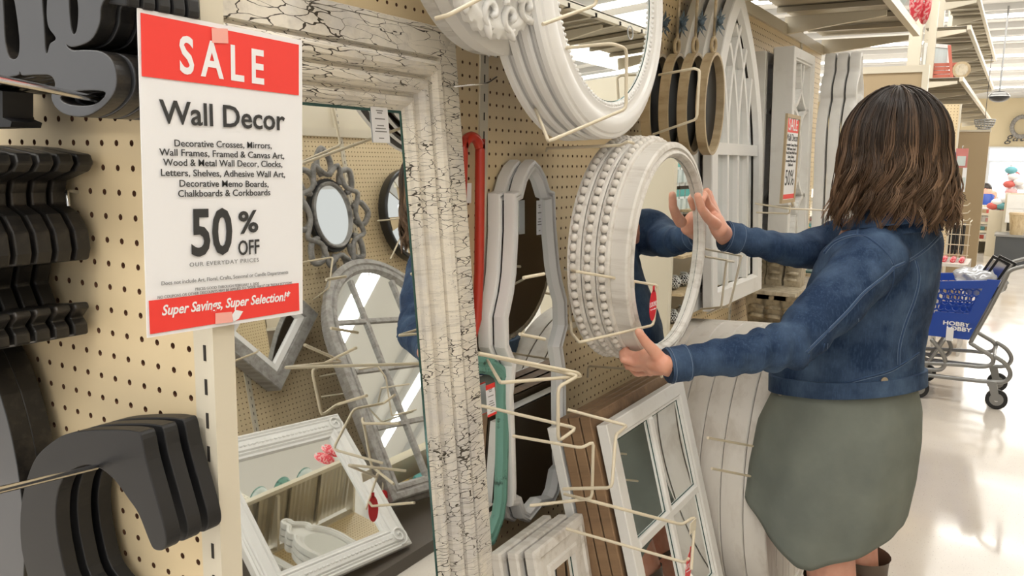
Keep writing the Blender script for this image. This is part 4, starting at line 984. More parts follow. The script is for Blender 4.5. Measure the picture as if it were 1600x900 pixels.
# ---- hair: wavy shoulder-length bob of many strands
hm1 = mat('hair', (.05, .026, .013), .40, spec=.45)
tc = nd(hm1, 'ShaderNodeTexCoord'); sep = nd(hm1, 'ShaderNodeSeparateXYZ'); lk(hm1, tc.outputs['Object'], sep.inputs[0])
mr = nd(hm1, 'ShaderNodeMapRange'); mr.inputs[1].default_value = HC_.z+.07; mr.inputs[2].default_value = HC_.z-.13; lk(hm1, sep.outputs[2], mr.inputs[0])
mp = nd(hm1, 'ShaderNodeMapping'); mp.inputs['Scale'].default_value = (1, 1, .25); lk(hm1, tc.outputs['Object'], mp.inputs[0])
nn_ = nd(hm1, 'ShaderNodeTexNoise'); nn_.inputs['Scale'].default_value = 55; lk(hm1, mp.outputs[0], nn_.inputs['Vector'])
mm = nd(hm1, 'ShaderNodeMath', operation='MULTIPLY'); lk(hm1, mr.outputs[0], mm.inputs[0])
r0 = nd(hm1, 'ShaderNodeMapRange'); r0.inputs[1].default_value = .42; r0.inputs[2].default_value = .66; lk(hm1, nn_.outputs['Fac'], r0.inputs[0]); lk(hm1, r0.outputs[0], mm.inputs[1])
setcol(hm1, ramp(hm1, mm.outputs[0], [(0, (.022, .013, .009)), (.4, (.085, .042, .020)), (1, (.27, .135, .06))]))
HH = ony(1397, 226, BY); A_, B2 = .122, .104
crown = Vector((HH.x+.015, HH.y-.02, HH.z+.128))
def shell(th, ph, k=1.0):   # th azimuth (0 = face), ph polar from crown
    return HH+ax_f*(A_*k*math.sin(ph)*math.cos(th))+ax_s*(B2*k*math.sin(ph)*math.sin(th))+Vector((0, 0, .128*k*math.cos(ph)))
zb = ony(1385, 340, BY).z
cap = MB(); rgs = []
for i in range(16):
    u = i/15
    if u < .6: rgs.append([shell(t, .02+u/.6*math.pi*.5, .95) for t in [2*math.pi*k/40 for k in range(40)]])
    else:
        v_ = (u-.6)/.4; rgs.append([shell(t, math.pi/2, .95+.04*math.sin(v_*3))+Vector((0, 0, -(HH.z-zb-.03)*v_)) for t in [2*math.pi*k/40 for k in range(40)]])
vs = [p for r in rgs for p in r]; fs = []
for i in range(15):
    for k in range(40):
        th = 2*math.pi*(k+.5)/40; th = (th+math.pi) % (2*math.pi)-math.pi
        if abs(th) < .75 and i > 5: continue
        fs.append((i*40+k, (i+1)*40+k, (i+1)*40+(k+1) % 40, i*40+(k+1) % 40))
cap.add(vs, fs); hr = tow(cap.build('hair', hair_cap, wm, True))
random.seed(11); hb = MB(); lb = MB(); kb = MB()
def lock(th, ph0, wave, phs, out, zend, flare, fr, n_s, spread, target, thick):
    back = max(0, -math.cos(th))
    for s_ in range(n_s):
        g = random.gauss(0, spread); dk = random.uniform(-.010, .010); pts = []; ze = zend+random.uniform(-.010, .010)
        for j in range(21):
            u = j/20
            if u < .40:
                ph = ph0+(math.pi/2-ph0)*(u/.40); p = shell(th+g*(u/.40)*1.2, ph, out+dk)
            else:
                v_ = (u-.40)/.60; p = shell(th+g*(1.2-.75*v_), math.pi/2, out+dk*(1-v_*.4)); p.z = HH.z+(ze-HH.z)*v_
                rad = (p-HH); rad.z = 0; rad.normalize(); tan = Vector((-rad.y, rad.x, 0)); w = min(1, v_*1.6)*wave
                p += rad*(.011*w*math.sin(v_*math.pi*fr+phs)+flare*v_*v_+.010*back*v_)+tan*(.017*w*math.sin(v_*math.pi*fr*.9+phs+1.3))
            pts.append(p)
        target.tube(pts, [thick]*16+[thick*.9, thick*.8, thick*.65, thick*.5, thick*.3], 3, cap=False)
for c in range(300):
    th = random.uniform(-math.pi, math.pi)
    if abs(th) < .62: continue
    r = random.random(); tg = hb if r < .58 else (kb if r < .90 else lb)
    lock(th, random.choice((.02, .08, .2, .35, .55, .8)), random.uniform(.7, 1.7), random.uniform(0, 6.3), random.uniform(.97, 1.05)+(.02 if tg is lb else 0), zb+random.uniform(-.026, .030), random.uniform(0, .016), random.uniform(1.5, 2.6), 13 if tg is hb else 9, .045 if tg is hb else .038, tg, .0011)
for (pp) in [[(1478, 245), (1487, 275), (1494, 300), (1506, 312)], [(1480, 240), (1492, 272), (1497, 290), (1499, 303)], [(1312, 250), (1303, 290), (1300, 325), (1308, 352)], [(1314, 240), (1306, 300), (1305, 330), (1318, 356)]]:
    for s_ in range(14):
        g = Vector((random.gauss(0, .003), random.gauss(0, .006), random.gauss(0, .003))); hb.tube([q+g for q in catmull([ony(x, y, BY) for x, y in pp], 4)], .0010, 3, cap=False)
def hmat(nm, root, mid, tip):
    m = mat(nm, mid, .42, spec=.4); t = nd(m, 'ShaderNodeTexCoord'); sp_ = nd(m, 'ShaderNodeSeparateXYZ'); lk(m, t.outputs['Object'], sp_.inputs[0]); q = nd(m, 'ShaderNodeMapRange'); q.inputs[1].default_value = HC_.z+.10; q.inputs[2].default_value = HC_.z-.12; lk(m, sp_.outputs[2], q.inputs[0]); setcol(m, ramp(m, q.outputs[0], [(.0, root), (.4, mid), (.9, tip)])); return m
for mb_, nm, mm_ in ((hb, 'strands', hmat('hair_base', (.022, .014, .010), (.042, .025, .015), (.10, .056, .029))), (kb, 'brown_locks', hmat('hair_brown', (.030, .018, .012), (.095, .054, .030), (.175, .10, .055))), (lb, 'light_locks', hmat('hair_caramel', (.055, .033, .02), (.17, .10, .058), (.28, .175, .105)))):
    st = mb_.build(nm, mm_, hr, True); st['kind'] = 'stuff'
# ================================================================== BLACK LETTERS ON THE ENDCAP
def cutout(name, outer, holes, depth, m_face, m_side, parent, bev=.0012):
    c = bpy.data.curves.new(name, 'CURVE'); c.dimensions = '2D'; c.fill_mode = 'BOTH'; c.extrude = depth/2; c.bevel_depth = bev; c.bevel_resolution = 1; c.offset = -bev
    for P in [outer]+holes:
        s = c.splines.new('POLY'); s.points.add(len(P)-1); s.use_cyclic_u = True
        for i, p in enumerate(P): s.points[i].co = (p[0], p[1], 0, 1)
    o = bpy.data.objects.new('tmpc', c); COL.objects.link(o); dg = bpy.context.evaluated_depsgraph_get(); dg.update()
    me = bpy.data.meshes.new_from_object(o.evaluated_get(dg)); bpy.data.objects.remove(o); me.name = name
    me.materials.clear(); me.materials.append(m_face); me.materials.append(m_side)
    for p in me.polygons: p.material_index = 0 if p.normal.z > .8 else 1; p.use_smooth = False
    q = bpy.data.objects.new(name, me); link(q, parent); q.location = (0, 0, -depth/2); return q
def endframe(name, y, lab, cat='letter'):
    e = empty(name, (0, 0, 0), label=lab, cat=cat); M = Matrix(((1, 0, 0, -.3), (0, 0, -1, y), (0, 1, 0, 1.4), (0, 0, 0, 1))); e.matrix_world = M; return e
def tr(e, pts, sc, ox, oy, smooth=2):
    L = [local(e, ox+x/sc, oy+y/sc) for x, y in pts]; return [tuple(v) for v in catmull([Vector((*p, 0)) for p in L], 4, True)] if smooth else L
def tidy(P): return [(p[0], p[1]) for p in P]
def letterstack(name, y, outer, holes, sc, ox, oy, n, step, depth, labs, grp, face, side):
    e = endframe(name, y, labs[0]); O = tidy(tr(e, outer, sc, ox, oy)); H = [tidy(tr(e, h, sc, ox, oy)) for h in holes]
    cutout('letter_body', O, H, depth, face, side, e); M0 = e.matrix_world.copy(); e['group'] = grp; bpy.context.view_layer.update()
    for k in range(1, n):
        c = copy_tree(e); M = M0.copy(); M.translation = M0.translation+Vector((0, step*k, 0)); c.matrix_world = M; c['label'] = labs[k]; c['group'] = grp
    return e
ordn = ['frontmost', 'second', 'third', 'fourth', 'rearmost']
g_out = [(-240, -300), (300, -300), (520, -240), (520, -60), (480, 30), (472, 110), (430, 190), (350, 222), (318, 212), (345, 234), (400, 233), (480, 241), (532, 285), (552, 370), (537, 440), (482, 505), (400, 547), (310, 537), (262, 500), (244, 450), (262, 395), (240, 356), (180, 352), (110, 355), (98, 338), (85, 355), (0, 365), (-240, 370)]
h1 = [(20, -60), (62, -20), (80, 60), (95, 200), (85, 268), (50, 268), (30, 200), (22, 60)]; h2 = [(200, -60), (225, -60), (222, 60), (232, 130), (265, 180), (238, 205), (226, 248), (218, 230), (212, 130)]
h3 = [(330, -60), (355, -60), (370, 40), (365, 130), (352, 160), (338, 130), (330, 40)]; h4 = [(292, 452), (370, 428), (490, 430), (482, 465), (430, 492), (350, 492), (300, 475)]
letterstack('word_plaque', -.088, g_out, [h1, h2, h3, h4], 3, 0, 0, 5, .0175, .012, ['charcoal cutout word plaque with a looping letter g, %s of the top left stack' % o for o in ordn], 'charcoal word plaques at the top of the endcap', lit_face, aged_black)
# ribbed black pieces peeping out right of the plaque
for k in range(5):
    e = endframe('wooden_letter', -.012-.0150*(4-k), 'black wooden letter edge behind the plaque by the sale sign, %s' % ['nearest the plaque', 'second', 'middle one', 'fourth', 'nearest the post'][k])
    P = [(640, -120), (900, -120), (935, 10), (940, 60), (938, 92), (905, 88), (700, 50), (600, 10)]; L = [local(e, x/3, y/3) for x, y in P]
    # drawn for the rear piece; others share the same outline straight in front of it
    if k == 0: e0 = endframe('tmp', -.012, 'x'); L0 = [local(e0, x/3, y/3) for x, y in P]; bpy.data.objects.remove(e0)
    b = MB(); b.prism(L0[::-1] if sum(L0[i][0]*L0[(i+1) % 8][1]-L0[(i+1) % 8][0]*L0[i][1] for i in range(8)) < 0 else L0, 0, .0125); o = b.build('letter_body', black_letter, e); bv = o.modifiers.new('b', 'BEVEL'); bv.width = .002; bv.segments = 2
e = endframe('wooden_letter', -.045, 'black letter foot showing below the word plaque at the far left'); L = [local(e, x, y) for x, y in ((-60, 120), (52, 146), (52, 186), (66, 192), (64, 200), (-60, 203))]; b = MB(); b.prism(L[::-1], 0, .03); b.build('letter_body', black_letter, e)
# middle stack: serif letters seen edge-on
prof_ = [(60, 228), (95, 231), (143, 241), (147, 256), (140, 268), (106, 283), (103, 300), (104, 318), (125, 332), (139, 358), (143, 388), (140, 405), (82, 411), (77, 440), (90, 474), (138, 471), (141, 480), (131, 494), (138, 505), (139, 521), (100, 528), (30, 532), (-40, 534), (-40, 228)]
e = endframe('serif_letter', -.012, ''); L = [local(e, x, y) for x, y in prof_]; b = MB(); b.prism(L[::-1] if sum(L[i][0]*L[(i+1) % len(L)][1]-L[(i+1) % len(L)][0]*L[i][1] for i in range(len(L))) < 0 else L, 0, .0165); o = b.build('letter_body', aged_black, e); bv = o.modifiers.new('b', 'BEVEL'); bv.width = .0022; bv.segments = 2
M0 = e.matrix_world.copy(); bpy.context.view_layer.update()
for k in range(6):
    c = e if k == 0 else copy_tree(e)
    M = M0.copy(); M.translation = M0.translation-Vector((0, .0205*k, 0)); c.matrix_world = M; c['group'] = 'aged black serif letters hanging in the middle'; c['label'] = 'aged black serif letter seen edge-on, %s in the middle left stack' % ['nearest the pegboard', 'second from the pegboard', 'third from the pegboard', 'fourth from the pegboard', 'fifth from the pegboard', 'farthest from the pegboard'][k]
# lower left: round letter and hooked letters
hook = [(118, 490), (150, 420), (200, 370), (262, 332), (350, 315), (480, 312), (545, 318), (570, 335), (592, 440), (642, 620), (668, 720), (672, 770), (660, 792), (640, 797), (618, 787), (600, 750), (560, 650), (520, 590), (460, 510), (395, 462), (330, 456), (270, 492), (240, 545), (228, 620), (230, 700), (245, 800), (285, 940), (400, 1100), (250, 1130), (140, 960), (95, 820), (84, 700), (92, 590)]
letterstack('hooked_letter', -.072, hook, [], 2.572, 0, 550, 3, .0235, .0135, ['smooth black hooked letter C, front one at the bottom of the endcap', 'smooth black hooked letter C, second one at the bottom of the endcap', 'smooth black hooked letter C, closest to the pegboard at the bottom of the endcap'], 'black hooked letters at the bottom of the endcap', black_letter, black_letter)
e = endframe('round_letter', -.056, ''); cxy = local(e, -60, 760); r_ = (Vector(local(e, 42, 735))-Vector(cxy)).length
O = [(cxy[0]+r_*.86*math.cos(2*math.pi*k/48), cxy[1]+r_*1.35*math.sin(2*math.pi*k/48)) for k in range(48)]; H = [(cxy[0]+r_*.40*math.cos(2*math.pi*k/48), cxy[1]-.02+r_*.9*math.sin(2*math.pi*k/48)) for k in range(48)]
cutout('letter_body', O, [H], .020, lit_face, aged_black, e); M0 = e.matrix_world.copy(); bpy.context.view_layer.update()
for k, lab in enumerate(('big round charcoal letter cut off by the left edge, front one', 'big round black letter behind the front one at the left edge')):
    c = e if k == 0 else copy_tree(e); M = M0.copy(); M.translation = M0.translation+Vector((0, .022*k, 0)); c.matrix_world = M; c['label'] = lab; c['group'] = 'big round letters at the lower left'
# chrome peg hooks
def rod(a, pa, b_, pb, lab): wire('peg_hook', [ony(*a, pa), ony(*b_, pb)], .0028, chrome, label=lab, cat='hook')
rod((157, 156), -.07, (-30, 118), -.26, 'chrome peg hook through the word plaque')
rod((150, 730), -.075, (-30, 773), -.26, 'chrome peg hook through the hooked letters')
wire('peg_hook', [ony(122, 300, 0), ony(106, 298, -.012), ony(104, 300, -.02), ony(107, 322, -.02)], .0022, chrome, label='small chrome hook end above the curved middle letters', cat='hook')
# ================================================================== SALE SIGN TAPED TO THE POST
sg = hangframe('sale_sign', (.0075, .021, 1.4265), lean=0, label='white and red 50% off wall decor sale sign taped to the post', cat='sign')
c4 = [local(sg, *q) for q in ((230, 528), (473, 490), (472, 63), (214, 12))]
nu, nv = 14, 18; vs = []; fs = []
for j in range(nv+1):
    for i in range(nu+1):
        u, v_ = i/nu, j/nv; a = Vector(c4[0])*(1-u)+Vector(c4[1])*u; d = Vector(c4[3])*(1-u)+Vector(c4[2])*u; q = a*(1-v_)+d*v_; vs.append((q.x, q.y, 0))
for j in range(nv):
    for i in range(nu): fs.append((j*(nu+1)+i, j*(nu+1)+i+1, (j+1)*(nu+1)+i+1, (j+1)*(nu+1)+i))
b = MB(); b.add(vs, fs); sh = b.build('sheet', paper, sg); so = sh.modifiers.new('s', 'SOLIDIFY'); so.thickness = .0006; so.offset = -1
def quad(pts, z, name, m, par=sg):
    L = [local(sg, *q) for q in pts]; b = MB(); b.prism([tuple(v) for v in L], z-.0004, z); return b.build(name, m, par)
quad([(221, 119), (466, 149), (466, 70), (219, 20)], .0008, 'red_band', sale_red); quad([(234, 522), (467, 485), (466, 442), (232, 470)], .0008, 'red_band', sale_red)
def fit(body, L, R, cap, m, bold=0, shear=0, z=.0012, hk=.72, space=1.):
    a, c_ = Vector(local(sg, *L)), Vector(local(sg, *R)); mid = (a+c_)/2; w = (c_-a).length; mp = ((L[0]+R[0])/2, (L[1]+R[1])/2)
    hpx = (Vector(local(sg, mp[0], mp[1]-cap/2))-Vector(local(sg, mp[0], mp[1]+cap/2))).length
    o = text(body, hpx/hk, m, sg, (mid.x, mid.y, z), off=bold*hpx, shear=shear, space=space, rot=(0, 0, math.atan2(c_.y-a.y, c_.x-a.x)), ext=.00012); bpy.context.view_layer.update()
    o.scale = (w/max(1e-5, o.dimensions.x), 1, 1)
fit('SALE', (279, 88), (411, 109), 56, paper_ink, .03, space=1.45)
fit('Wall Decor', (248, 176), (444, 190), 35, ink, .02)
for body, L, R in (('Decorative Crosses, Mirrors,', (271, 224), (423, 228)), ('Wall Frames, Framed & Canvas Art,', (248, 238), (443, 244)), ('Wood & Metal Wall Decor, Clocks,', (254, 254), (440, 257)), ('Letters, Shelves, Adhesive Wall Art,', (250, 270), (444, 273)), ('Decorative Memo Boards,', (279, 287), (418, 288)), ('Chalkboards & Corkboards', (277, 303), (421, 301))): fit(body, L, R, 10.5, ink, .010)
fit('50', (297, 368), (361, 365), 72, ink, .03); fit('%', (372, 350), (402, 347), 34, ink, .03); fit('OFF', (371, 389), (404, 386), 23, ink, .02)
fit('OUR EVERYDAY PRICES', (295, 414), (403, 406), 6.5, ink_grey, 0, space=1.2); fit('Does not include Art, Floral, Crafts, Seasonal or Candle Departments', (251, 443), (449, 425), 6, ink_grey)
fit('PRICES GOOD THROUGH FEBRUARY 1, 2020', (304, 452), (403, 443), 4.5, ink_grey); fit('NO COUPONS OR OTHER DISCOUNTS MAY BE APPLIED TO "YOUR PRICE" OR "REDUCED" ITEMS', (245, 465), (455, 442), 4.5, ink_grey)
fit('Super Savings, Super Selection!*', (250, 486), (451, 463), 15, paper_ink, .03, .25)
quad([(330, 67), (355, 68), (354, 45), (329, 44)], .0017, 'tape', tape_m); quad([(335, 506), (362, 503), (361, 487), (335, 489)], .0017, 'tape', tape_m); quad([(363, 502), (371, 498), (378, 486), (366, 484), (361, 492)], .0018, 'torn_patch', paper)
# ================================================================== ACROSS THE AISLE (seen in the mirrors)
bpy.context.view_layer.update()
MNm = cm.matrix_world.col[2].to_3d().normalized(); MPm = cm.matrix_world@Vector((0, 0, .0095))
def rf(px, py, xo):
    """pixel inside the crackle mirror -> real point at X = xo across the aisle"""
    c = Vector(CP); d = Vector(ray(px, py)); t = (MPm-c).dot(MNm)/d.dot(MNm); p = c+d*t; r = d-2*d.dot(MNm)*MNm; return p+r*((xo-p.x)/r.x)
go = empty('gondola_run', (OX, 2, 0), label='cream pegboard gondola run across the aisle, seen in the crackle mirror', cat='shelving')
for k in range(5): pegboard(go, 36, 70, Mx([(0, -1, 0), (0, 0, 1), (-1, 0, 0)], (0, 2.10-2+(k-1)*.9144-.01, .25)))
for k in range(5): post(go, -.004, 2.1-2+(k-2)*.9144-.012-.0, .03, 2.1-2+(k-2)*.9144+.020, 0, 2.9, (-1, 0))
b = MB(); b.box((-.014, -2.8, 2.02), (.03, 2.9, 2.07)); b.build('top_rail', steel_cream, go)
b = MB(); b.box((-.90, -2.8, 0), (.02, 2.9, .05)); b.build('base_deck', MATS['base_dark'], go)
b = MB(); b.box((.02, -2.8, 0), (.05, 2.9, 3.0)); b.build('rear_panel', steel_cream, go)
e = overhead('overhead_shelf', OX, 1.60, .3, 4.8, 2.30, 'cream steel overhead shelf across the aisle above the star mirror', 5)
e.matrix_world = Matrix.Translation((OX-.45, .3, 2.30))
for k in range(4):
    p = rf(475+30*k, 160, 1.62); e = empty('boxed_lantern', (1.62, 2.35+.30*k, 2.345), label='orange red jar on the overhead shelf across the aisle, %s from the camera' % ORD[k], cat='decor', group='orange items on the far overhead shelf')
    b = MB(); b.prism([tuple(v) for v in circ(.045, 12)], 0, .10); b.build('jar', MATS.get('orange_red') or mat('orange_red', (.65, .10, .04), .5), e)
    b = MB(); b.prism([tuple(v) for v in circ(.032, 12)], .10, .125); b.build('lid', tan_ring, e)
def oframe(name, p, lean=0, roll=0, lab='', cat='mirror', group=None): return hangframe(name, p, lean, roll, 0, lab, cat, group, face=-1)
# star shaped mirror of interlaced petals
c = rf(525, 335, 1.93); st_ = oframe('star_mirror', (1.99, c.y, c.z), 0, 0, 'grey carved star mirror of interlaced petals reflected in the crackle mirror')
SR = (rf(515, 243, 1.93)-rf(530, 430, 1.93)).length/2*1.12; SW = .80
b = MB(); b.ringsweep(circ(SR*.50, 56, SW), [(0, .02), (.0, .045), (.006, .052), (.014, .05), (.022, .036), (.028, .034)]); b.build('inner_ring', pewter, st_, True, angle=40)
fill(circ(SR*.46, 48, SW), .036, 'glass', mirror_glass, st_)
for k in range(8):
    a = math.pi/8*2*k+math.pi/2; L_ = 1.0 if k % 2 == 0 else .93; P = []
    for (r, da) in ((.60, -.16), (.74, -.24), (.88, -.17), (1.0, 0), (.88, .17), (.74, .24), (.60, .16)): rr = SR*r*L_; P.append((rr*math.cos(a+da)*SW, rr*math.sin(a+da)))
    Q = catmull([Vector((*q, .030)) for q in P], 4); b = MB(); b.tube(Q, .0165, 8); b.tube([q*.985+Vector((0, 0, .012)) for q in Q], .006, 6); b.build('petal', pewter, st_, True)
Q = []
for k in range(8):
    a0 = math.pi/2+math.pi/8+math.pi/4*k
    for (r, da) in ((.60, -.39), (.655, -.2), (.80, 0), (.655, .2)): Q.append(Vector((SR*r*math.cos(a0+da+0)*SW, SR*r*math.sin(a0+da), .044)))
b = MB(); b.tube(catmull(Q, 3, True), .014, 8, True); b.build('star_band', pewter, st_, True)
b = MB(); b.prism([tuple(v) for v in circ(SR*.55, 40, SW)], .0, .03); b.build('back_panel', black_letter, st_)
# black round faceted mirror
c = rf(655, 335, 1.93); e = oframe('faceted_mirror', (2.0, c.y, c.z), 0, 0, 'round mirror with black rim and radial mirror facets reflected at the crackle mirror edge')
b = MB(); b.ringsweep(circ(.29, 64), [(0, 0), (0, .05), (.006, .056), (.02, .056), (.028, .045)]); b.build('rim', black_plastic, e, True, angle=40)
for k in range(20):
    a, a2 = 2*math.pi*k/20, 2*math.pi*(k+.96)/20; b = MB(); b.prism([(.16*math.cos(a), .16*math.sin(a)), (.263*math.cos(a), .263*math.sin(a)), (.263*math.cos(a2), .263*math.sin(a2)), (.16*math.cos(a2), .16*math.sin(a2))], .038, .045); o = b.build('facet', mirror_glass, e); o.rotation_euler = (.04*math.cos(a*3), .04*math.sin(a*5), 0)
fill(circ(.158, 40), .044, 'glass', mirror_glass, e)
# grey arched windowpane mirrors
def archpath(w, h, n=28):
    r = w/2; return [(-r, 0), (r, 0)]+[(r*math.cos(math.pi*k/n), h-r*1.05+r*1.05*math.sin(math.pi*k/n)) for k in range(n+1)]
AW, AH = .88, 1.30
e = oframe('arched_windowpane_mirror', (1.42, 2.72, .12), .40, .13, ''); P = archpath(AW, AH)
b = MB(); b.ringsweep(P, [(0, 0), (0, .03), (.006, .036), (.03, .038), (.036, .03), (.042, .03), (.046, .036), (.066, .034), (.072, .018), (.078, .012)]); b.build('frame', grey_wash, e, True, angle=30)
fill(inset(P, .076), .012, 'glass', mirror_glass, e); b = MB(); b.prism(inset(P, .004), -.004, .0); b.build('back_panel', dark_back, e)
for x in (-.155, .155):
    top_ = AH-.075-(.14 if abs(x) > .1 else 0)+.06; b = MB(); bar2(b, (x, .07), (x, AH-.13), .022, .012, .026); b.build('glazing_bar', grey_wash, e)
for y in (.36, .66, .93): b = MB(); bar2(b, (-.36, y), (.36, y), .022, .012, .0255); b.build('glazing_bar', grey_wash, e)
label_stack(e, 2, (-.03, -.02, -.06), ['grey weathered arched windowpane mirror reflected in the lower crackle mirror', 'second grey arched windowpane mirror behind the reflected one'], 'grey arched windowpane mirrors across the aisle')
# square mirror hung as a diamond
tip = rf(440, 612, 1.93); e = oframe('diamond_mirror', (1.98, tip.y+.0, tip.z+.33), 0, math.pi/4, 'grey wood square mirror hung as a diamond, reflected below the sale sign'); s_ = .46
b = MB(); b.ringsweep(rect(s_, s_), [(0, -.05), (0, .045), (.004, .05), (.06, .05), (.064, .03)]); b.build('frame', grey_wash, e); b = MB(); b.ringsweep(rect(s_-.126, s_-.126), [(0, .03), (.004, .042), (.03, .036), (.034, .02)]); b.build('inner_frame', gloss_white, e); fill(rect(s_-.19, s_-.19), .022, 'glass', mirror_glass, e)
# white ornate rectangular mirror leaning low
tr_ = rf(520, 648, 1.80); e = oframe('ornate_mirror', (1.23, 1.74, .085), .60, .10, 'white rectangular mirror with ribbed carved frame and scroll corners, reflected at the bottom')
w, h = .72, .52; P = rect(w, h, 0, h/2)
w, h = .74, .68; P = rect(w, h, 0, h/2)
b = MB(); b.ringsweep(P, [(0, 0), (0, .03), (.008, .036), (.016, .030), (.022, .036), (.028, .030), (.034, .038), (.070, .038), (.076, .030), (.082, .035), (.090, .028), (.10, .028), (.104, .012)]); b.build('frame', white_paint, e)
fill(inset(P, .102), .014, 'glass', mirror_glass, e); b = MB(); b.box((-w/2+.005, .005, -.004), (w/2-.005, h-.005, 0)); b.build('back_panel', dark_back, e)
for sx in (-1, 1):
    for cy in (.052, h-.052):
        b = MB(); cx = sx*(w/2-.052); b.tube([(cx+(.004+.0035*t)*math.cos(t), cy+(.004+.0035*t)*math.sin(t), .042) for t in [k*.45 for k in range(26)]], .0045, 6); b.build('corner_scroll', white_paint, e, True)
for k in range(26):
    for yy in (.052, h-.052):
        if k == 0 and yy < .1: b = MB(); b.sphere((0, 0, 0), .008, 6, 4, (1.3, .7, .6)); dm = b.build('diaper_bead', white_paint, e, True); o = dm
        else: o = dm.copy(); COL.objects.link(o)
        o.parent = e; o.location = (-w/2+.10+k*(w-.2)/25, yy, .038)
# tags, hooks and cradles across
def olook(px, py, x, s, lab):
    p = rf(px, py, x); e = oframe('hang_tag', p, 0, 0, lab, 'tag'); e.scale = (s, s, s); b = MB(); b.prism([tuple(v) for v in circ(.018, 36, 1, 1.6)], 0, .0008); b.build('disc', tag_red, e); text('LOOK!', .013, paper_ink, e, (0, .002, .001), sx=.85); text('See more styles', .0042, paper_ink, e, (0, -.008, .001))
olook(601, 785, 1.45, 2.0, 'red oval LOOK tag across the aisle seen reversed in the crackle mirror'); 
W2 = lambda pts, lab: wire('wire_cradle', [rf(*p) for p in pts], .0045, label=lab, cat='wire rack')
W2([(500, 588, 1.95), (590, 572, 1.55), (603, 590, 1.54), (612, 650, 1.54), (650, 640, 1.56)], 'cream wire cradle across the aisle holding the arched windowpane mirrors')
W2([(502, 620, 1.93), (640, 600, 1.50)], 'lower cream wire arm across the aisle under the arched mirrors'); W2([(555, 733, 1.85), (606, 728, 1.48), (600, 740, 1.48), (596, 785, 1.46)], 'cream wire arm across the aisle carrying the red tag')
W2([(367, 564, 1.9), (402, 550, 1.70), (404, 545, 1.70)], 'cream wire hook across the aisle below the diamond mirror'); W2([(470, 410, 1.99), (520, 402, 1.80), (514, 450, 1.80), (490, 468, 1.95)], 'cream wire cradle across the aisle under the star mirror')
W2([(590, 345, 1.98), (640, 340, 1.80), (610, 405, 1.80)], 'cream wire cradle across the aisle round the faceted mirror')
# next gondola down the far side: end panel and shelves of packages
hx = lambda px, py, x: (lambda v: Vector((-v.x, v.y, v.z)))(onx(px, py, -x))
b = MB(); b.box((1.62, 5.55, 0), (2.30, 5.62, 2.3)); o = b.build('cream_partition', steel_cream); tag(o, 'plain cream endcap panel down the far side, reflected in the lifted mirror', 'panel')
su = empty('shelf_unit', (1.9, 7.3, 0), label='far shelf unit with packages reflected in the lifted mirror', cat='shelving')
b = MB(); b.box((.02, -1.68, 0), (.06, 2.2, 2.3)); b.build('back_board', steel_cream, su)
for z in (.14, .42, .72): b = MB(); b.box((-.36, -1.68, z-.02), (.02, 2.2, z)); b.build('shelf', tan_ring, su)
pk_t = mat('teal_card', (.10, .42, .40), .5); pk_w = mat('white_card', (.75, .78, .76), .5); bw_ = mat('check_cloth', (.5, .5, .5), .8)
ck = nd(bw_, 'ShaderNodeTexChecker'); ck.inputs['Scale'].default_value = 60; ck.inputs[1].default_value = (.8, .8, .78, 1); ck.inputs[2].default_value = (.02, .02, .02, 1); lk(bw_, coords(bw_), ck.inputs[0]); setcol(bw_, ck.outputs[0])
pk0 = None; rows_ = ['top row', 'second row', 'third row', 'bottom row']
for i in range(7):
    for j in range(4):
        if pk0 is None:
            e = empty('carded_package', (0, 0, 0), label='', cat='package', group='carded packages across the aisle'); b = MB(); b.box((-.006, -.055, -.11), (.0, .055, .11)); b.build('card', pk_w, e); b = MB(); b.box((-.008, -.055, .05), (-.006, .055, .11)); b.build('header', pk_t, e); b = MB(); b.prism([(-.04, -.08), (.04, -.08), (.04, .03), (-.04, .03)], 0, .02); o = b.build('blister', pale_aqua, e); o.matrix_local = Matrix(((0, 0, -1, -.007), (1, 0, 0, 0), (0, 1, 0, 0), (0, 0, 0, 1))); pk0 = e; c_ = e
        else: c_ = copy_tree(pk0)
        c_.location = (1.86, 5.85+i*.135, 1.85-j*.25); c_['label'] = 'teal and white carded package in the %s, %s the cream end panel' % (rows_[j], 'hanging beside' if i == 0 else ORD[i]+' along past')
for j, z in enumerate((.14, .42, .72)):
    for i in range(6):
        e = empty('cloth_bundle', (1.68, 5.82+i*.23, z), label='checked cloth bundle on the %s shelf, %s' % (['lowest', 'middle', 'upper'][j], 'beside the end panel' if i == 0 else ORD[i]+' from the end panel'), cat='bundle', group='checked bundles across the aisle'); b = MB(); b.sphere((0, 0, .055), .055, 10, 7, (1, 1.5, 1)); b.build('cloth', bw_, e, True); b = MB(); b.tube([(-.06, 0, .055), (-.02, 0, .115), (.03, 0, .112)], .008, 6); b.build('band', pk_w, e)

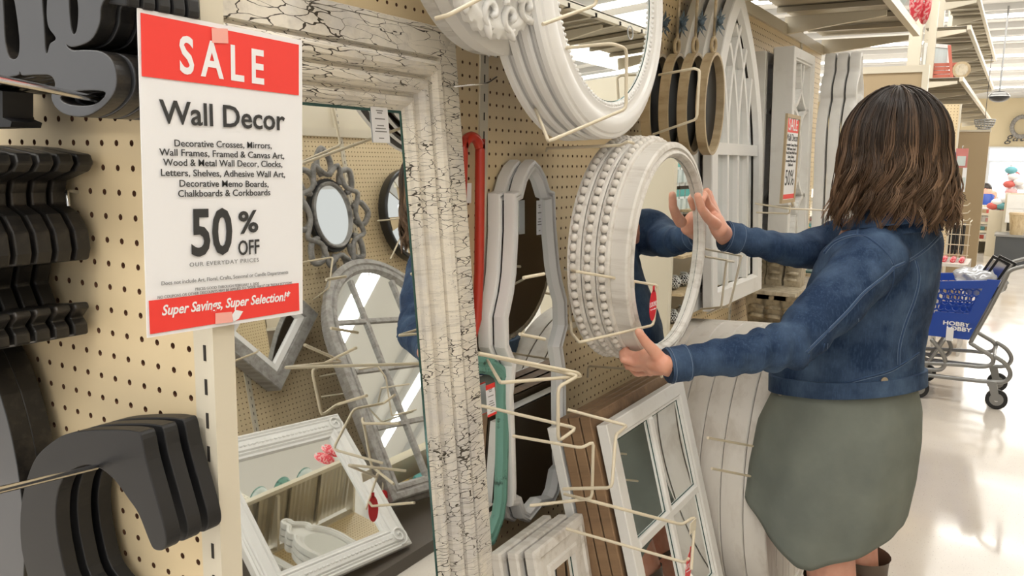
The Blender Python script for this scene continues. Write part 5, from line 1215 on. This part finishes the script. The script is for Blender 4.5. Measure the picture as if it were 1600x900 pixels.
vz = [('slate', (.16, .22, .28)), ('rust', (.42, .13, .06)), ('white', (.8, .79, .76)), ('charcoal', (.03, .03, .035))]
for n_, c_ in vz: mat('vase_'+n_, c_, .35)
b = MB(); b.box((-.36, -1.0, 1.02), (.02, 3.4, 1.04)); b.build('shelf', tan_ring, su); b = MB(); b.box((-.02, -.9, .72), (.018, 3.4, 2.3)); b.build('dark_back', dark_back, su)
for i in range(10):
    for j, z in enumerate((.72, 1.04)):
        n_ = vz[(i+2*j) % 4][0]; e = empty('vase', (1.68, 7.05+.34*i, z), label='%s vase, %s along on the %s vase shelf across the aisle' % (n_, ORD[i], ['lower', 'upper'][j]), cat='vase', group='vases across the aisle')
        b = MB(); r = .07+.02*((i*3+j) % 3); b.tube([(0, 0, 0), (0, 0, .05), (0, 0, .13), (0, 0, .2), (0, 0, .25)], [r*.6, r, r*1.05, r*.5, r*.6], 18); b.build('body', MATS['vase_'+n_], e, True); b = MB(); b.tube([(r*.6*math.cos(t), r*.6*math.sin(t), .25) for t in [2*math.pi*k/14 for k in range(14)]], .006, 6, True); b.build('rim', MATS['vase_'+n_], e, True)
# ================================================================== DOWN THE AISLE
def boxpx(name, y, p0, p1, dy, m, parent=None, par_off=None):
    """box whose near face spans two photo points on the plane Y = y"""
    a, c = ony(*p0, y), ony(*p1, y); b = MB(); o = par_off or Vector((0, 0, 0))
    b.box((min(a.x, c.x)-o.x, y-o.y, min(a.z, c.z)-o.z), (max(a.x, c.x)-o.x, y+dy-o.y, max(a.z, c.z)-o.z)); return b.build(name, m, parent)
# first cross-aisle: framed cream board and post
y = 6.4; a, c = ony(1333, 106, y), ony(1437, 240, y)
e = empty('endcap_board', (a.x, y, 0), label='cream framed endcap board behind the top of the woman\'s head', cat='panel')
w_, z1 = c.x-a.x, a.z; b = MB(); b.box((.0, .0, 0), (w_, .03, z1)); b.build('board', tan_board, e)
b = MB(); b.box((-.01, -.02, z1-.05), (w_+.01, .04, z1)); b.build('top_rail', steel_cream, e); b = MB(); b.box((w_-.03, -.023, 0), (w_+.012, .043, z1+.002)); b.build('side_rail', steel_cream, e)
g2 = empty('gondola_run', (-.25, 7.5, 0), label='second cream gondola down the aisle with tall posts', cat='shelving')
b = MB(); b.box((-.10, .1, 0), (-.06, 7.2, 2.1)); b.build('spine_panel', steel_cream, g2)
p_ = ony(1430, 60, 7.5); b = MB(); b.box((p_.x+.25-.05, 0, 0), (p_.x+.25+.05, .08, 3.4)); b.build('upright_post', steel_cream, g2)
p_ = ony(1456, 60, 7.6); b = MB(); b.box((p_.x+.25-.03, 0.1, 2.15), (p_.x+.25+.03, .16, 3.2)); b.build('upright_post', steel_cream, g2)
for k in range(6): b = MB(); b.box((-.08, 1.2*k+.3, 2.1), (-.02, 1.2*k+.36, 3.4)); b.build('upright_post', steel_cream, g2)
e = overhead('overhead_shelf', -.27, .15, 7.5, 14.9, 2.16, 'lowest cream overhead shelf of the second gondola', 7)
e = overhead('overhead_shelf', -.20, .15, 7.8, 14.4, 2.62, 'middle cream overhead shelf of the second gondola', 7)
e = overhead('overhead_shelf', -.15, .15, 8.7, 14.0, 3.01, 'topmost cream overhead shelf of the second gondola', 6)
# goods on these shelves
def simple(name, lab, cat, parts, loc=(0, 0, 0), group=None):
    e = empty(name, loc, label=lab, cat=cat, group=group)
    for nm, m, mb in parts: mb.build(nm, m, e, nm in ('body', 'loop', 'bow'))
    return e
# near overhead shelf: patterned red stocking and teal bowls
def prismpx(pts, y, dy): b = MB(); P = [ony(*q, y) for q in pts]; n = len(P); b.add([(p.x, y, p.z) for p in P]+[(p.x, y+dy, p.z) for p in P], [tuple(range(n)), tuple(range(2*n-1, n-1, -1))]+[(i, n+i, n+(i+1) % n, (i+1) % n) for i in range(n)]); return b
pr = mat('red_print', (.75, .10, .12), .8); c = mix(pr, ramp(pr, noise(pr, coords(pr), 60, 2), [(.48, (0, 0, 0)), (.56, (1, 1, 1))]), (.72, .05, .08), (.85, .42, .42)); setcol(pr, c)
zsh = 2.125
def cushion(px0, px1, py0, y, m, nm, lab, cat):
    a, c = ony(px0, py0, y), ony(px1, 50, y); e = empty(nm, ((a.x+c.x)/2, y, zsh), label=lab, cat=cat); b = MB(); w = abs(c.x-a.x)/2; h = (a.z-zsh)/2; b.sphere((0, 0, h), 1, 14, 10, (w, .06, h)); b.build('body', m, e, True); b = MB(); b.tube([(-w*.8, 0, h*.3), (0, -.055, h*.9), (w*.7, -.02, h*1.8)], .006, 6); b.build('ribbon', pale_aqua, e)
cushion(1424, 1438, -30, 3.95, pr, 'patterned_cushion', 'red patterned cushion at the far end of the near overhead shelf', 'cushion'); cushion(1438, 1452, -34, 4.05, pr, 'patterned_cushion', 'red patterned cushion hanging over the shelf end, right one', 'cushion')
for k in range(3):
    p = ony(1404+9*k, -4+9*k, 3.4+.2*k); e = empty('ribbed_bowl', (.06, 3.3+.22*k, zsh), label='teal and white ribbed bowl on the near overhead shelf, %s' % ['nearest', 'middle', 'farthest'][k], cat='bowl', group='ribbed bowls on the overhead shelf'); b = MB(); b.tube([(0, 0, 0), (0, 0, .03), (0, 0, .07), (0, 0, .09)], [.03, .05, .07, .072], 20); b.build('body', [pale_aqua, teal_paint][k % 2], e, True); b = MB(); b.tube([(0, 0, .088), (0, 0, .096)], [.075, .075], 20); b.build('rim', teal_paint, e)
# on the second gondola
e = empty('leaning_frame', (ony(1457, 128, 7.7).x, 7.7, 2.195), label='small white frame standing on the second gondola\'s lowest overhead shelf', cat='frame'); e.rotation_euler = (0, 0, .9)
b = MB(); b.ringsweep(rect(.30, .30, 0, .15), [(0, 0), (0, .02), (.03, .02), (.03, 0)]); o = b.build('frame', white_paint, e); o.rotation_euler = (math.pi/2, 0, 0); b = MB(); b.box((-.125, -.012, .03), (.125, -.006, .27)); b.build('panel', pale_aqua, e)
rw = mat('red_wood', (.55, .16, .11), .7)
e = empty('red_crate', (ony(1480, 125, 7.75).x, 7.75, 2.195), label='weathered red wooden crate on the second gondola\'s overhead shelf', cat='crate')
for k in range(4): b = MB(); b.box((-.11, -.08, .012+.032*k), (.12, -.07, .038+.032*k)); b.build('slat', rw, e)
b = MB(); b.box((-.11, -.07, 0), (-.10, .08, .135)); b.box((.11, -.07, 0), (.12, .08, .135)); b.box((-.10, -.07, 0), (.11, .08, .01)); b.build('box', rw, e)
b = MB(); b.add([(.03, -.085, .0), (.055, -.085, .0), (.01, -.085, .28), (-.015, -.085, .28), (.03, -.10, .0), (.055, -.10, .0), (.01, -.10, .28), (-.015, -.10, .28)], [(0, 3, 2, 1), (4, 5, 6, 7), (0, 1, 5, 4), (1, 2, 6, 5), (2, 3, 7, 6), (3, 0, 4, 7)]); b.build('handle', rw, e)
e = empty('round_plaque', (.12, 7.66, 2.195), label='round cream plaque at the corner of the second gondola\'s overhead shelf', cat='plaque'); b = MB(); b.tube([(0, -.01, .07), (0, .01, .07)], [.07, .07], 24); b.build('disc', tan_ring, e); b = MB(); b.tube([(0, -.013, .07), (0, -.01, .07)], [.05, .05], 24); b.build('inset', corbel_m, e)
# pegboard end panel of second gondola
e = empty('endcap_pegboard', (0, 7.52, 0), label='narrow cream pegboard panel right of the woman\'s hair', cat='shelving'); a = ony(1462, 163, 7.52); c = ony(1500, 163, 7.52); nx_ = max(3, int((c.x-a.x)/.0254))
pegboard(e, nx_, 66, Mx([(1, 0, 0), (0, 0, 1), (0, -1, 0)], (c.x-nx_*.0254, 0, a.z-66*.0254))); b = MB(); b.box((c.x, -.01, 0), (c.x+.015, .02, a.z)); b.build('edge_strip', steel_cream, e)
# hanging lantern basket, dome camera
p = ony(1539, 187, 12); e = empty('wire_basket_lamp', (p.x, 12, p.z), label='dark woven hanging bowl under the shelf end', cat='decor'); R_ = .12
for j in range(5): b = MB(); z = -.03*j; rr = R_*math.sqrt(max(.05, 1-(j/5.2)**2)); b.tube([(rr*math.cos(t), rr*math.sin(t), z) for t in [2*math.pi*k/20 for k in range(20)]], .007, 6, True); b.build('hoop', steel_grey, e, True)
for j in range(8): a_ = math.pi*j/8; b = MB(); b.tube([(R_*math.cos(a_)*math.cos(s), R_*math.sin(a_)*math.cos(s), -.13*math.sin(s)) for s in [math.pi*k/10 for k in range(11)]], .005, 5); b.build('rib', steel_grey, e, True)
b = MB(); b.tube([(0, 0, 0), (0, 0, .8)], .004, 5); b.build('cord', black_plastic, e)
p = ony(1561, 151, 15); e = empty('security_dome', (p.x, 15, p.z), label='dark security camera dome hanging below the ceiling lights', cat='camera'); b = MB(); b.sphere((0, 0, 0), .15, 16, 10, (1, 1, .6)); b.build('dome', black_plastic, e, True); b = MB(); b.tube([(0, 0, 0), (0, 0, 3.95-p.z)], .015, 6); b.build('stem', steel_grey, e); b = MB(); b.tube([(0, 0, .0), (0, 0, .06)], [.16, .12], 16); b.build('housing', steel_grey, e)
# tall tan board end
y = 9.8; a, c = ony(1447, 206, y), ony(1547, 206, y); b = MB(); d0 = c.x
b.box((a.x, y, 0), (c.x, y+.06, a.z)); o = b.build('tan_end_panel', tan_board); tag(o, 'tall plain tan end panel standing right of the woman\'s hair', 'panel')
b = MB(); b.box((a.x-.01, y-.01, a.z), (c.x+.01, y+.07, a.z+.02)); b.build('cap', steel_cream, o)
# things hanging between the pegboard and the tan panel
y = 7.2
def hangpk(px, py0, py1, w, m, lab, y=7.2, m2=None):
    a, c = ony(px, py0, y), ony(px, py1, y); e = empty('hanging_package', (a.x, y, c.z), label=lab, cat='package'); h = a.z-c.z; b = MB(); b.box((-w/2, -.006, 0), (w/2, .006, h)); b.build('card', m, e); b = MB(); b.box((-w*.35, -.012, h*.1), (w*.35, -.006, h*.6)); b.build('blister', m2 or pale_aqua, e); b = MB(); b.tube([(0, 0, h), (0, -.0, h+.02), (0, .1, h+.02)], .004, 6); b.build('hook', chrome, e)
hangpk(1504, 232, 262, .09, mat('pink_card', (.62, .22, .20), .5), 'pinkish red carded package hanging right of the woman\'s hair'); hangpk(1489, 238, 276, .05, mat('blue_card', (.12, .25, .55), .5), 'narrow blue and white package hanging right of the woman\'s hair')
hangpk(1508, 262, 300, .03, paper, 'slim white package below the pinkish one'); hangpk(1487, 286, 316, .06, MATS['blue_card'], 'small blue package at the tips of the woman\'s hair', m2=paper)
for k, (py, l_) in enumerate(((321, 'upper'), (333, 'middle'), (345, 'lower'))): wire('peg_hook', [ony(1478, py+2, 7.3), ony(1512, py, 6.9), ony(1516, py-4, 6.9)], .004, label='%s cream wire hook right of the woman\'s shoulder' % l_, cat='hook')
e = empty('frame_rack', (ony(1490, 400, 6.8).x, 6.8, ony(1490, 402, 6.8).z), label='wire rack holding upright black frames beyond the woman\'s shoulder', cat='wire rack')
for k in range(4): b = MB(); b.tube([(-.09+.06*k, 0, 0), (-.09+.06*k, 0, .28), (-.09+.06*k, .3, .28)], .004, 6); b.build('upright_wire', wire_cream, e)
for k in range(4): b = MB(); b.tube([(-.1, 0, .02+.08*k), (.1, 0, .02+.08*k)], .004, 6); b.build('cross_wire', wire_cream, e)
for k in range(5): f_ = hangframe('black_frame', (ony(1480+5*k, 398, 6.86).x, 6.9, ony(1490, 399, 6.86).z), label='slim black frame upright in the wire rack, %s from the left' % ['first', 'second', 'third', 'fourth', 'fifth'][k], cat='frame', group='black frames in the wire rack'); b = MB(); b.ringsweep(rect(.18, .24, .05, .13), [(0, 0), (0, .012), (.02, .012), (.02, 0)]); b.build('frame', black_plastic, f_)
# tall cream board gap above cart: low shelf with pink goods
e = empty('display_shelf', (ony(1487, 412, 6.6).x, 6.6, ony(1487, 417, 6.6).z), label='cream display shelf behind the cart with rolled goods', cat='shelf'); b = MB(); b.box((-.11, 0, 0), (.11, .5, .025)); b.build('board', wash_plank, e); b = MB(); b.box((-.11, .0, -e.location.z), (-.09, .5, 0)); b.build('leg', wash_plank, e); b = MB(); b.box((.09, .0, -e.location.z), (.11, .5, 0)); b.build('leg', wash_plank, e)
for k in range(3): q = empty('rolled_cloth', (e.location.x-.06+.06*k, 6.66, e.location.z+.026), label='pink rolled cloth on the display shelf, %s' % ['left', 'middle', 'right'][k], cat='cloth', group='pink rolls on the display shelf'); b = MB(); b.tube([(0, 0, .02), (0, .16, .02)], .02, 12); b.build('roll', pr, q, True); b = MB(); b.tube([(0, .05, .02), (0, .06, .02)], .0215, 12); b.build('band', paper, q)
# ------------- far wall: lettering, windows
def farquad(p0, p1, y, dy, m, name, parent=None): return boxpx(name, y, p0, p1, dy, m, parent)
wn = farquad((1543, 229), (1680, 330), 35.9, .05, white_paint, 'window_1'); tag(wn, kind='structure')
for i in range(8):
    for j in range(2):
        a = (1547+16*i, 232+(j*22)); c_ = (1561+16*i, (251 if j == 0 else 320)); o = farquad(a, c_, 35.85, .04, window_glow, 'pane', wn)
w = ony(1600, 212, 35.8); f_ = empty('wall_lettering', (w.x, 35.8, w.z), label='black script word on the cream far wall above the windows', cat='sign')
o = text('gather', .5, black_plastic, f_, (.05, -.02, -.05), ext=.01, rot=(math.pi/2, 0, 0), shear=.35)
w = ony(1597, 198, 35.7); e = empty('grey_wreath', (w.x, 35.7, w.z), label='grey round wreath on the far wall above the script word', cat='decor')
b = MB()
for k in range(26): a_ = 2*math.pi*k/26; b.sphere((.32*math.cos(a_), 0, .36*math.sin(a_)), .085, 6, 4)
b.build('leaves', grey_wash, e, True); b = MB(); b.tube([(.3*math.cos(t), .05, .34*math.sin(t)) for t in [2*math.pi*k/24 for k in range(24)]], .03, 6, True); b.build('hoop', steel_grey, e, True)
# far gondolas and checkout
def shelfunit(px0, px1, py0, py1, y, n, lab, dy=.6):
    a, c = ony(px0, py0, y), ony(px1, py1, y); e = empty('checkout_shelf', ((a.x+c.x)/2, y, 0), label=lab, cat='shelving'); w_ = (c.x-a.x)/2; b = MB(); b.box((-w_, dy-.05, 0), (w_, dy, a.z)); b.build('back_board', steel_cream, e)
    for s in (-1, 1): b = MB(); b.box((s*w_-.03, 0, 0), (s*w_+.03, dy, a.z)); b.build('side_board', steel_cream, e)
    zs = []
    for k in range(n): z = c.z+(a.z-c.z)*k/n+.03; b = MB(); b.box((-w_, -.02, z-.04), (w_, dy, z)); b.build('shelf', steel_cream, e); zs.append(z)
    return e, w_, zs
e, w_, zs = shelfunit(1532, 1566, 322, 378, 15.5, 4, 'cream checkout shelf unit at the end of the aisle, left of the dark counter')
cols = [mat('goods_red', (.6, .12, .1), .6), mat('goods_teal', (.15, .4, .45), .6), paper, tan_board, mat('goods_pink', (.75, .4, .4), .6)]
nme = ['red', 'teal', 'white', 'tan', 'pink']; k_ = 0
for zi, z in enumerate(zs):
    for i in range(4):
        c_ = cols[(i*2+zi) % 5]; q = empty('boxed_item', (e.location.x-w_*.75+i*w_*.5, 15.55, z), label='%s box on the %s shelf of the checkout unit, %s from left' % (nme[(i*2+zi) % 5], ['lowest', 'second', 'third', 'top'][zi], ['first', 'second', 'third', 'fourth'][i]), cat='box', group='boxes on the checkout shelf unit'); b = MB(); b.box((-.045, 0, 0), (.045, .1, .09)); b.build('box', c_, q); b = MB(); b.box((-.047, -.002, .065), (.047, .102, .092)); b.build('lid', paper, q)
e2, w2, zs2 = shelfunit(1575, 1640, 302, 368, 14.6, 2, 'pale checkout counter with cream drawer fronts above the dark base', dy=.42)
for k in range(2): b = MB(); z = ony(1580, 304+22*k, 14.5).z; b.box((-w2, -.06, z-.22), (w2, -.02, z)); b.build('drawer_front', white_paint, e2)
a, c = ony(1556, 369, 13.9), ony(1680, 398, 13.9); b = MB(); b.box((a.x, 13.9, 0), (c.x, 14.5, a.z)); o = b.build('checkout_counter', mat('dark_counter', (.06, .065, .07), .5)); tag(o, 'dark grey checkout counter base on the bright floor at the aisle end', 'counter'); b = MB(); b.box((a.x-.02, 13.88, a.z), (c.x, 14.5, a.z+.03)); b.build('counter_top', steel_grey, o)
p = ony(1588, 367, 13.95); e = empty('paper_cup', (p.x, 14.05, a.z+.03), label='tan paper cup standing on the dark checkout base', cat='cup'); b = MB(); b.tube([(0, 0, 0), (0, 0, .30)], [.09, .12], 16); b.build('cup', tan_ring, e, True, angle=40); b = MB(); b.tube([(0, 0, .30), (0, 0, .33)], [.13, .12], 16); b.build('lid', tan_board, e)
random.seed(5)
hl = ['by the tan panel', 'a little right of the tan panel', 'between the panel and the tall heap', 'at the foot of the tall heap', 'low in the tall heap', 'middle of the tall heap', 'upper middle of the tall heap', 'top of the tall heap', 'right flank of the tall heap']
for k, (px, py) in enumerate(((1551, 322), (1558, 316), (1565, 322), (1572, 312), (1580, 300), (1577, 288), (1584, 276), (1580, 266), (1592, 284))):
  for h_ in range(2):
    yy = 15.2+.12*h_; p = ony(px+4*h_, py+7*h_, yy); c_ = [0, 2, 2, 4, 1][(k*2+h_) % 5]; q = empty('bagged_goods', tuple(p), label='%s bagged item %s, %s one' % (nme[c_], hl[k], ['front', 'back'][h_]), cat='package', group='heaped goods over the checkout'); b = MB(); b.sphere((0, 0, 0), .075, 8, 6, (1.2, .8, .8)); b.build('bag', cols[c_], q, True); b = MB(); b.tube([(0, 0, .05), (0, 0, .09)], [.015, .03], 6); b.build('tie', paper, q)
b = MB(); a = ony(1545, 330, 15.1); b.box((a.x, 15.1, 0), (a.x+1.2, 15.14, a.z+.02)); b.box((a.x, 15.14, a.z-.02), (a.x+1.2, 15.5, a.z)); o = b.build('display_board', steel_cream); tag(o, 'cream board carrying the heaped goods behind the checkout shelves', 'shelf')
# far shopper, mostly behind the tan panel
p = ony(1541, 287, 16.5); zt = p.z; b = MB(); e = empty('person', (p.x, 16.5, 0), label='distant shopper with dark hair and blue top at the edge of the tan panel', cat='person')
chain(b, [(0, 0, .55), (0, 0, .75), (0, 0, .98)], [.12, .12, .13], 12); chain(b, [(0, 0, .98), (0, 0, zt-.12)], [.05, .05], 10); b.sphere((0, 0, zt-.11), .095, 12, 9, (.9, 1, 1.15))
for s in (-1, 1): chain(b, [(s*.14, 0, .98), (s*.19, -.05, .75), (s*.12, -.2, .72)], [.05, .042, .03], 10); chain(b, [(s*.07, 0, .55), (s*.08, -.02, .3), (s*.08, 0, .06)], [.08, .06, .045], 10); chain(b, [(s*.08, 0, .05), (s*.08, -.12, .04)], [.04, .035], 8)
remesh(b, 'body', skin, e, .012, 1); b = MB(); b.sphere((0, .012, zt-.095), .105, 14, 10, (.95, 1, 1.1)); b.build('hair', hair_dark, e, True); b = MB(); b.tube([(0, 0, .5), (0, 0, .7), (0, 0, .95), (0, 0, 1.03)], [.15, .14, .165, .07], 18); b.build('shirt', cart_blue, e, True)
# ------------- shopping cart
CY0, CY1 = 5.15, 5.62
ct = empty('shopping_cart', (.62, 5.4, 0), label='blue plastic shopping cart with grey tube frame standing in the aisle', cat='cart'); CO = Vector((.62, 5.4, 0))
def cp(px, py, y): return ony(px, py, y)-CO
def shift(P, y): return [Vector((p.x, y-CO.y, p.z)) for p in P]
near = lambda pts: [cp(x, y_, CY0) for x, y_ in pts]
TLc, TRc, BRc, BLc = near([(1405, 440), (1564, 438), (1514, 531), (1395, 518)])
for side, y_ in (('side', CY0), ('far', CY1)):
    q = shift([TLc, TRc, BRc, BLc], y_); b = MB()
    # honeycomb of hexagonal openings
    s_ = .0235; X0, X1 = TLc.x-.1, TRc.x; Z0, Z1 = BRc.z+.15, TLc.z-.05; nx_ = int((X1-X0)/(s_*1.732))+2; nz_ = int((Z1-Z0)/(s_*1.5))+1
    xr = lambda z: BRc.x+(TRc.x-BRc.x)*(z-BRc.z)/(TRc.z-BRc.z)-.05
    seen = set()
    for j in range(nz_+1):
        for i in range(nx_+1):
            cx, cz = X0+(i+.5*(j % 2))*s_*1.732, Z0+j*s_*1.5
            if cx > xr(cz)-.02: continue
            V = [(cx+s_*math.cos(math.pi/6+k*math.pi/3), cz+s_*math.sin(math.pi/6+k*math.pi/3)) for k in range(6)]
            for k in range(6):
                a, c = V[k], V[(k+1) % 6]; key = (round((a[0]+c[0])*500), round((a[1]+c[1])*500))
                if key in seen: continue
                seen.add(key); d = Vector((c[0]-a[0], 0, c[1]-a[1])).normalized(); n_ = Vector((-d.z, 0, d.x))*.0052; A, C_ = Vector((a[0], y_-CO.y, a[1])), Vector((c[0], y_-CO.y, c[1])); t = Vector((0, .008, 0))
                b.add([A-n_, C_-n_, C_+n_, A+n_, A-n_+t, C_-n_+t, C_+n_+t, A+n_+t], [(0, 1, 2, 3), (7, 6, 5, 4), (0, 4, 5, 1), (2, 6, 7, 3)])
    b.build('honeycomb_panel', cart_blue, ct)
    def band(P, nm):
        b = MB(); n = len(P); Y = y_-CO.y+{'lower_band': 0, 'top_rim': -.0015, 'rear_band': -.003}[nm]; b.add([(p[0], Y-.004, p[1]) for p in P]+[(p[0], Y+.014, p[1]) for p in P], [tuple(range(n)), tuple(range(2*n-1, n-1, -1))]+[(i, n+i, n+(i+1) % n, (i+1) % n) for i in range(n)]); return b.build(nm, cart_blue, ct)
    xa = lambda z: BRc.x+(TRc.x-BRc.x)*(z-BRc.z)/(TRc.z-BRc.z)
    lz, rz = BLc.z, BRc.z; band([(BLc.x, lz), (BRc.x, rz), (xa(rz+.16), rz+.16), (BRc.x-.20, rz+.155), (BRc.x-.22, rz+.07), (BLc.x, lz+.07)], 'lower_band'); band([(TLc.x, TLc.z-.05), (xa(TRc.z-.05), TRc.z-.05), (TRc.x, TRc.z), (TLc.x, TLc.z)], 'top_rim'); band([(xa(rz+.1)-.07, rz+.1), (xa(rz+.1), rz+.1), (TRc.x, TRc.z), (TRc.x-.07, TRc.z)], 'rear_band')
b = MB(); Y0, Y1 = CY0-CO.y, CY1-CO.y; b.add([(BLc.x, Y0, BLc.z), (BRc.x, Y0, BRc.z), (BRc.x, Y1, BRc.z), (BLc.x, Y1, BLc.z), (BLc.x, Y0, BLc.z+.012), (BRc.x, Y0, BRc.z+.012), (BRc.x, Y1, BRc.z+.012), (BLc.x, Y1, BLc.z+.012)], [(0, 3, 2, 1), (4, 5, 6, 7), (0, 1, 5, 4), (2, 3, 7, 6), (1, 2, 6, 5), (3, 0, 4, 7)]); b.build('basket_floor', cart_blue, ct)
b = MB(); b.box((TLc.x-.02, Y0, BLc.z), (TLc.x, Y1, TLc.z)); b.build('front_panel', cart_blue, ct)
for i_, (word, px, py) in enumerate((('HOBBY', 1494, 506), ('LOBBY', 1498, 514))):
    p = cp(px, py, CY0); text(word, .034, paper_ink, ct, (p.x, Y0-.006, p.z), ext=.001, off=.0012, sx=1.3, rot=(math.pi/2, 0, 0))
def tubes(pts, r=.013, nm='frame_tube', both=True, m=None):
    P = near(pts)
    for y_ in ((CY0, CY1) if both else (CY0,)): b = MB(); b.tube(catmull(shift(P, y_-.0), 4), r, 8); b.build(nm, m or steel_grey, ct, True)
tubes([(1612, 414), (1592, 418), (1577, 424), (1570, 437), (1545, 485), (1516, 536)], .012)
tubes([(1516, 536), (1532, 546), (1548, 556), (1552, 564), (1546, 571), (1530, 573), (1500, 570), (1430, 566)]); tubes([(1552, 556), (1568, 566), (1577, 578), (1578, 588), (1570, 596), (1552, 597), (1500, 592), (1425, 583)])
tubes([(1455, 530), (1470, 548), (1477, 565), (1470, 577), (1450, 577), (1425, 574)]); tubes([(1478, 528), (1455, 560), (1440, 580)], .010)
b = MB(); b.tube([cp(1612, 414, CY0)+Vector((0, 0, 0)), Vector((cp(1612, 414, CY0).x, Y1, cp(1612, 414, CY0).z))], .014, 10); b.build('handle_bar', cart_blue, ct)
for (px, py) in ((1516, 536), (1552, 564)): p = cp(px, py, CY0); b = MB(); b.tube([p, Vector((p.x, Y1, p.z))], .010, 8); b.build('cross_tube', steel_grey, ct)
p = cp(1484, 524, CY0); b = MB(); b.box((p.x-.02, Y0-.02, p.z-.03), (p.x+.02, Y0, p.z+.05)); b.build('clip', paper, ct)
for (px, py, y_) in ((1558, 613, CY0), (1556, 613, CY1), (1436, 600, CY0), (1436, 600, CY1)):
    p = cp(px, py, CY0); c_ = Vector((p.x, y_-CO.y, .062)); b = MB(); b.tube([c_+Vector((0, -.014, 0)), c_+Vector((0, .014, 0))], .060, 24); w_ = b.build('wheel', rubber, ct, True, angle=40); b = MB(); b.tube([c_+Vector((0, -.016, 0)), c_+Vector((0, .016, 0))], .038, 20); b.build('hub', steel_grey, w_); b = MB(); b.tube([c_+Vector((0, -.018, 0)), c_+Vector((0, .018, 0))], .014, 12); b.build('axle', paper, w_)
    b = MB(); b.add([(c_.x-.02, c_.y-.022, .055), (c_.x+.02, c_.y-.022, .055), (c_.x-.01, c_.y-.022, .17), (c_.x-.06, c_.y-.022, .17), (c_.x-.02, c_.y+.022, .055), (c_.x+.02, c_.y+.022, .055), (c_.x-.01, c_.y+.022, .17), (c_.x-.06, c_.y+.022, .17)], [(0, 1, 2, 3), (7, 6, 5, 4), (3, 2, 6, 7), (0, 3, 7, 4), (1, 5, 6, 2)]); b.build('caster_fork', steel_grey, ct)
# things in the cart
for k in range(2): f_ = empty('black_frame', tuple(CO+cp(1543+9*k, 437, 5.35)), label='black metal frame leaning in the shopping cart, %s one' % ['left', 'right'][k], cat='frame'); f_.rotation_euler = (.1, .45, .2*k); b = MB(); b.ringsweep(rect(.11, .26, 0, .02), [(0, 0), (0, .012), (.014, .012), (.014, 0)]); o = b.build('frame', black_plastic, f_); o.rotation_euler = (math.pi/2, 0, 0); b = MB(); b.box((-.042, -.006, -.09), (.042, -.002, .13)); b.build('panel', chrome, f_)
bag = mat('clear_bag', (.55, .57, .60), .15, .3); e = empty('plastic_bag', tuple(CO+cp(1532, 438, 5.4)), label='crumpled clear plastic bag heaped in the shopping cart', cat='bag'); b = MB(); b.sphere((0, 0, 0), .1, 26, 18, (1.4, 1, .9)); o = b.build('bag', bag, e, True)
for v in o.data.vertices: v.co *= 1+.35*mnoise.noise(v.co*22)
b = MB(); b.sphere((.02, 0, -.03), .07, 8, 6); b.build('contents', paper, e, True)
text_mesh_all()
